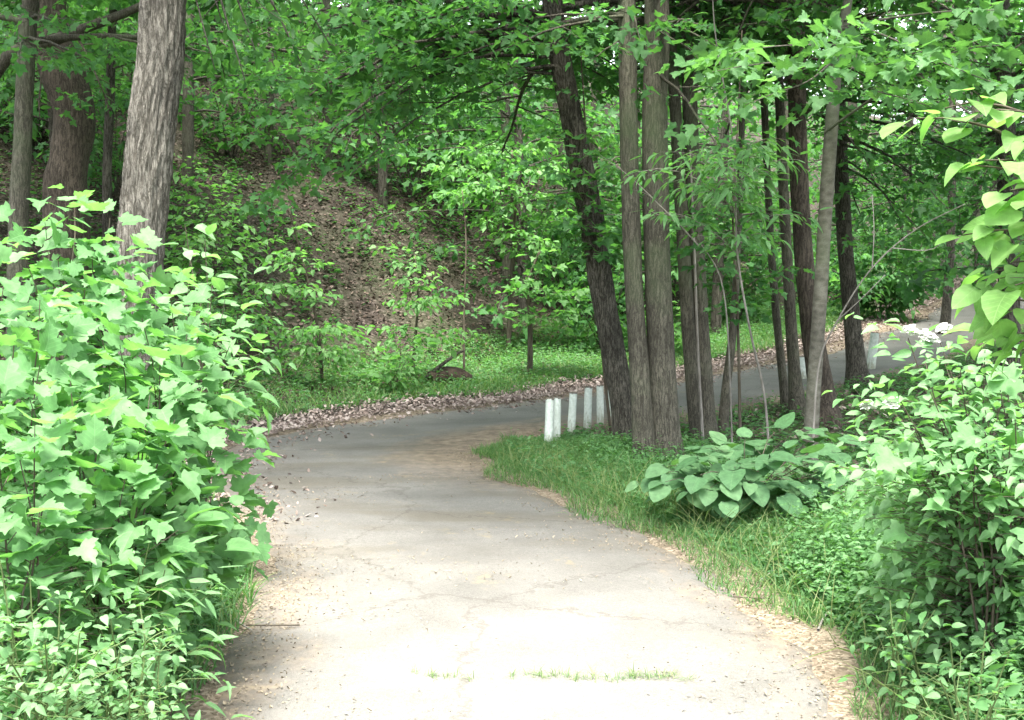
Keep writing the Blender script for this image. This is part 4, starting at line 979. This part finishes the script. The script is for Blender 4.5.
shrub('oval_leaf_shrub', 'shrub with smooth oval leaves beside the right of the oak trunk', 'shrub', (185, 7.2), [(185, 225, 7), (205, 240, 6.9), (190, 260, 6.8), (212, 285, 6.8), (225, 300, 6.6), (238, 315, 6.4), (250, 342, 6.3), (230, 345, 6.3), (210, 330, 6.5), (200, 310, 6.6), (205, 380, 6.3)],
      OVAL, .12, VL, 227, sp=(0, .16, .3), spacing=.075, sag=.12, ratio=.18, face=LF, tint=(.62, .28), start=.45)
shrub('heart_leaf_vine', 'large heart-leaved vine spilling onto the left road edge', 'vine', (140, 5.0), [(190, 480, 4.9), (200, 505, 4.9), (205, 540, 4.8), (185, 530, 4.7), (180, 500, 4.7), (160, 480, 4.6), (190, 555, 4.6), (170, 540, 4.5), (208, 520, 4.9), (140, 510, 4.4)],
      HEART, .11, MY, 228, 'green_stem', sp=(0, .14, .3), spacing=.07, sag=.15, ratio=.22, face=LF, tint=(.5, .28))
shrub('leafy_herb', 'tall soft herb with drooping leaves below the maple leaves at left', 'plant', (110, 4.3), [(90, 520, 4.1), (130, 520, 4.1), (150, 540, 4.1), (60, 535, 4), (110, 555, 3.9), (140, 575, 3.9), (165, 570, 4.1), (75, 575, 3.8)], LANCE, .1, M['vib_leaf'], 229, 'green_stem', sp=(0, .09, .3), spacing=.035, sag=.05, tint=(.6, .28), face=(0, -.2, .3))
shrub('leafy_herb', 'leafy plant filling the bottom left corner', 'plant', (30, 3.6), [(0, 560, 3.5), (30, 575, 3.5), (60, 600, 3.5), (10, 610, 3.4), (-20, 590, 3.5), (45, 640, 3.3), (80, 630, 3.4), (10, 660, 3.2), (70, 670, 3.2), (100, 650, 3.4)], OVAL, .038, M['vib_leaf'], 230, 'green_stem', sp=(0, .05, .3), spacing=.024, sag=.08, tint=(.65, .28), face=(0, -.2, .3))
shrub('leafy_herb', 'low leafy plant by the bottom edge, left of the pavement', 'plant', (135, 3.7), [(110, 615, 3.6), (140, 605, 3.7), (165, 625, 3.7), (120, 650, 3.5), (145, 660, 3.5), (160, 650, 3.7), (130, 690, 3.4), (100, 690, 3.4)], OVAL, .036, M['vib_leaf'], 231, 'green_stem', sp=(0, .05, .3), spacing=.024, sag=.08, tint=(.65, .28), face=(0, -.2, .3))

# --- right foreground
RF = (.1, -.3, .35)
shrub('basswood_sapling', 'large bright translucent heart leaves hanging in from the right edge', 'sapling', (1170, 3.4), [(915, 118, 3.3), (945, 108, 3.3), (975, 112, 3.3), (975, 165, 3.25), (985, 160, 3.2), (1010, 190, 3.2), (962, 235, 3.3), (995, 225, 3.2), (1020, 240, 3.2), (985, 280, 3.3), (1015, 285, 3.2), (1030, 140, 3.2), (1000, 310, 3.4), (1040, 200, 3.1), (990, 268, 3.5), (1012, 262, 3.4), (980, 300, 3.6), (1020, 315, 3.5), (1000, 335, 3.6), (978, 335, 3.7), (1030, 280, 3.4), (1012, 350, 3.6), (1035, 340, 3.5)],
      HEART, .085, HLF, 241, 'twig', trunk=([(1150, 400, 3.4), (1120, 250, 3.4), (1080, 120, 3.35), (1050, 60, 3.3)], .016), sp=(0, .2, .3), spacing=.03, ratio=.2, sag=.1, face=(-.1, -.3, .25), jit=.3, updir=-.05, start=.4)
vib, pl = shrub('viburnum_bush', 'bush with clusters of tiny white flowers at the right edge', 'bush', (1010, 5.0), [(908, 338, 5), (940, 342, 4.9), (925, 362, 4.8), (868, 412, 4.9), (900, 400, 4.7), (930, 392, 4.6), (960, 370, 4.7), (985, 350, 4.8), (1010, 360, 4.7), (915, 430, 4.6), (950, 425, 4.5), (985, 410, 4.5), (1015, 420, 4.4), (940, 460, 4.4), (975, 455, 4.3), (1010, 470, 4.3), (1000, 390, 4.6), (900, 465, 4.5), (1030, 340, 4.7), (1040, 440, 4.3)],
      OVAL, .066, M['vib_leaf'], 242, sp=(0, .05, .3), spacing=.036, ratio=.32, sag=.1, face=RF, tint=(.6, .28), start=.12)
def blossom(root, p, r, seed):
    rng = RS(seed); A = Acc(); n = 80
    a = rng.uniform(0, 6.28, n); rr = r * np.sqrt(rng.random(n)); c = p + np.stack([np.cos(a) * rr, np.sin(a) * rr, .75 * r * (1 - (rr / r) ** 2) + rng.normal(0, .006, n)], 1)
    for k in range(5):
        an = k * 1.2566 + rng.uniform(0, 1, n)
        place(A, OVAL_LO, c, np.stack([np.cos(an), np.sin(an), np.full(n, .25)], 1), UP + rng.normal(0, .3, (n, 3)), np.full(n, .012), np.full(n, .5), np.full(n, 1.6))
    for q in c[::6]: tube(A, [p - UP * r * .4, q], np.array([.001, .0008]), 3)
    A.build('blossom', M['petal'], root, False, origin=np.array(root.location))
for i, q in enumerate([(910, 335, 4.98), (930, 343, 4.9), (944, 333, 4.9), (868, 410, 4.88), (890, 408, 4.8), (926, 338, 4.95)]): blossom(vib, at(*q) + UP * .01, .031 if i != 5 else .022, 400 + i)
shrub('honeysuckle_bush', 'bush with pale greyish leaves on branches arching left over the grass', 'bush', (1000, 5.6), [(832, 466, 5.6), (850, 472, 5.5), (870, 485, 5.4), (890, 500, 5.2), (845, 490, 5.5), (915, 490, 5.1), (940, 500, 5), (905, 520, 5), (870, 515, 5.2), (960, 520, 4.8), (930, 540, 4.8), (985, 500, 4.8)],
      OVAL, .075, M['vib_leaf'], 243, sp=(0, .08, .3), spacing=.036, ratio=.3, sag=.22, face=RF, tint=(.72, .25), start=.25)
shrub('leafy_bush', 'dense light green bush below the flowering bush at the right edge', 'bush', (1030, 5.0), [(965, 495, 5), (990, 480, 5), (1020, 490, 4.9), (985, 515, 4.8), (1010, 520, 4.7), (1040, 520, 4.7), (960, 525, 4.9), (1000, 500, 4.6), (1030, 470, 4.7), (945, 510, 5)],
      OVAL, .065, M['vib_leaf'], 244, sp=(0, .08, .3), spacing=.045, ratio=.34, sag=.1, face=RF, tint=(.6, .28), start=.12)
shrub('maple_sapling', 'single maple sapling among the bushes at the right edge', 'sapling', (1000, 4.7), [(985, 432, 4.5), (950, 445, 4.5), (1010, 445, 4.4), (970, 470, 4.4), (1000, 405, 4.6)], MAPLE, .12, MY, 245, sp=(0, .2, .3), spacing=.09, sag=.1, face=RF, tint=(.6, .28), start=.5)
for px, Y, tg, sd, lb in ((905, 6.6, [(890, 545, 6.5), (915, 540, 6.5), (905, 560, 6.3), (880, 560, 6.4), (925, 565, 6.3)], 246, 'small leafy weed clump in the grass below the arching pale bush'),
                          (905, 4.7, [(890, 600, 4.6), (915, 590, 4.6), (935, 610, 4.5), (905, 625, 4.4), (880, 625, 4.5)], 247, 'light green weed clump at the right pavement edge'),
                          (980, 3.7, [(950, 640, 3.6), (985, 630, 3.6), (1010, 650, 3.5), (970, 670, 3.4), (1000, 690, 3.3), (940, 680, 3.5)], 248, 'weed clump in the bottom right corner')):
    shrub('leafy_herb', lb, 'plant', (px, Y), tg, OVAL, .05, M['herb'], sd, 'green_stem', sp=(0, .1, .3), spacing=.03, ratio=.45, sag=.06, tint=(.55, .28))

# ================================================================== SMALL THINGS
def post(label, px, py, Y, top, wd, group='white guard posts'):
    b = at(px, py, Y); b[2] = h1(b[0], b[1]); t = at(*top, Y); r = wd / 2 * Y / F
    root = thing('guard_post', label, 'post', b, group); rng = RS(int(px * 7)); ph = rng.uniform(0, 6)
    def wb(P, th): return 1 + .035 * np.sin(th * 3 + ph)[None] + .02 * np.sin(th * 7 + ph * 2)[None] + .02 * np.sin(P[:, 2] * 23 + ph)[:, None]
    P = np.linspace(b - UP * .12, t, 14); A = Acc(); tube(A, P, np.full(14, r) * np.linspace(1.06, 1, 14), 18, wb, cap=False)
    A.build('shaft', M['white_paint'], root, origin=b)
    T = nrm(t - b); A = Acc(); tube(A, [t - T * .008, t + T * .006, t + T * .012], np.array([r * .995, r * .97, r * .8]), 18, None)
    A.build('post_top', M['post_top'], root, origin=b)
posts = [(548, 446, 13.1, (550, 399), 8.6, 'nearest white post, leftmost of the row beside the road'), (556.5, 443, 13.35, (557.5, 398), 7.2, 'white post almost touching the nearest one, second of the row'),
         (570.5, 438, 13.7, (573.5, 393.5), 7.8, 'white post tilting right, third of the row from the left'), (587, 432, 14.1, (588.5, 387.5), 7.6, 'upright white post, fourth of the row from the left'),
         (600.5, 429, 14.5, (600, 386), 7.0, 'white post with foliage at its foot, fifth of the row from the left'), (613, 424, 15.1, (611, 386), 6.6, 'white post half hidden by the leaning dark trunk'),
         (870, 369, 19.6, (875, 333), 8.5, 'lone white post by the far stretch of road at right'), (800, 383, 18.6, (800.5, 357), 13, 'short wide white post half hidden between trunks')]
for px, py, Y, top, wd, lb in posts: post(lb, px, py, Y, top, wd)

def log():
    p = at(438, 378, 18.6); z = h1(p[0], p[1]); b = np.array([p[0], p[1], z])
    root = thing('rotten_log', 'short rotten brown log lying in the verge grass below the slope', 'log', b)
    A = Acc(); P = np.array([b + (-.12, -.1, .1), b + (.1, .02, .14), b + (.3, .1, .13), b + (.5, .18, .06)]); Pf, Rf = fine(P, np.array([.11, .13, .12, .08]), .05)
    tube(A, Pf, Rf, 20, mesh_noise_wobble(.2, 2, 4, 4.4)); A.build('log_body', M['log'], root, origin=b)
    A = Acc(); P = np.array([b + (-.2, -.12, .1), b + (.05, -.08, .3), b + (.3, -.02, .48), b + (.42, 0, .53)]); Pf, Rf = fine(P, np.array([.03, .028, .022, .012]), .05)
    tube(A, Pf, Rf, 8, mesh_noise_wobble(.15, 2, 8, 2.2)); A.build('broken_branch', DB, root, origin=b)
log()

def stick(label, pts, r, m='dead_twig'):
    Q = []
    for px, py, lift in pts:
        Y = 2.0
        for _ in range(60):                         # the ground point seen at that position
            p = at(px, py, Y); Y += (p[2] - h1(p[0], p[1])) * 2.0
        p = at(px, py, Y); Q.append([p[0], p[1], h1(p[0], p[1]) + .02 + lift])
    Q = np.array(Q); Pf, Rf = fine(Q, np.linspace(r, r * .5, len(Q)), .03); A = Acc(); tube(A, Pf, Rf, 7, mesh_noise_wobble(.2, 2, 9, 3.1))
    o = A.build('fallen_stick', M[m], None, origin=Q[0]); o.location = Q[0]
    tag(o, label, 'stick', 'sticks on the road edges')
stick('curved pale stick lying where the pavement meets the right grass', [(818, 634, .0), (826, 622, .02), (842, 614, .03), (862, 611, .02)], .007)
stick('straight brown stick on the pavement edge right of the middle', [(733, 600, 0), (750, 602, .005), (772, 602, 0)], .006, 'twig')
stick('short forked stick in the debris at the right edge', [(760, 584, 0), (768, 580, .01), (776, 574, .02)], .008)
stick('pale stick in the grass at the left pavement edge', [(226, 622, .03), (238, 628, .01), (252, 634, 0)], .008)
stick('dark thin stick lying on the pavement at left', [(246, 629, 0), (268, 630, .004), (300, 629, 0)], .004, 'twig')
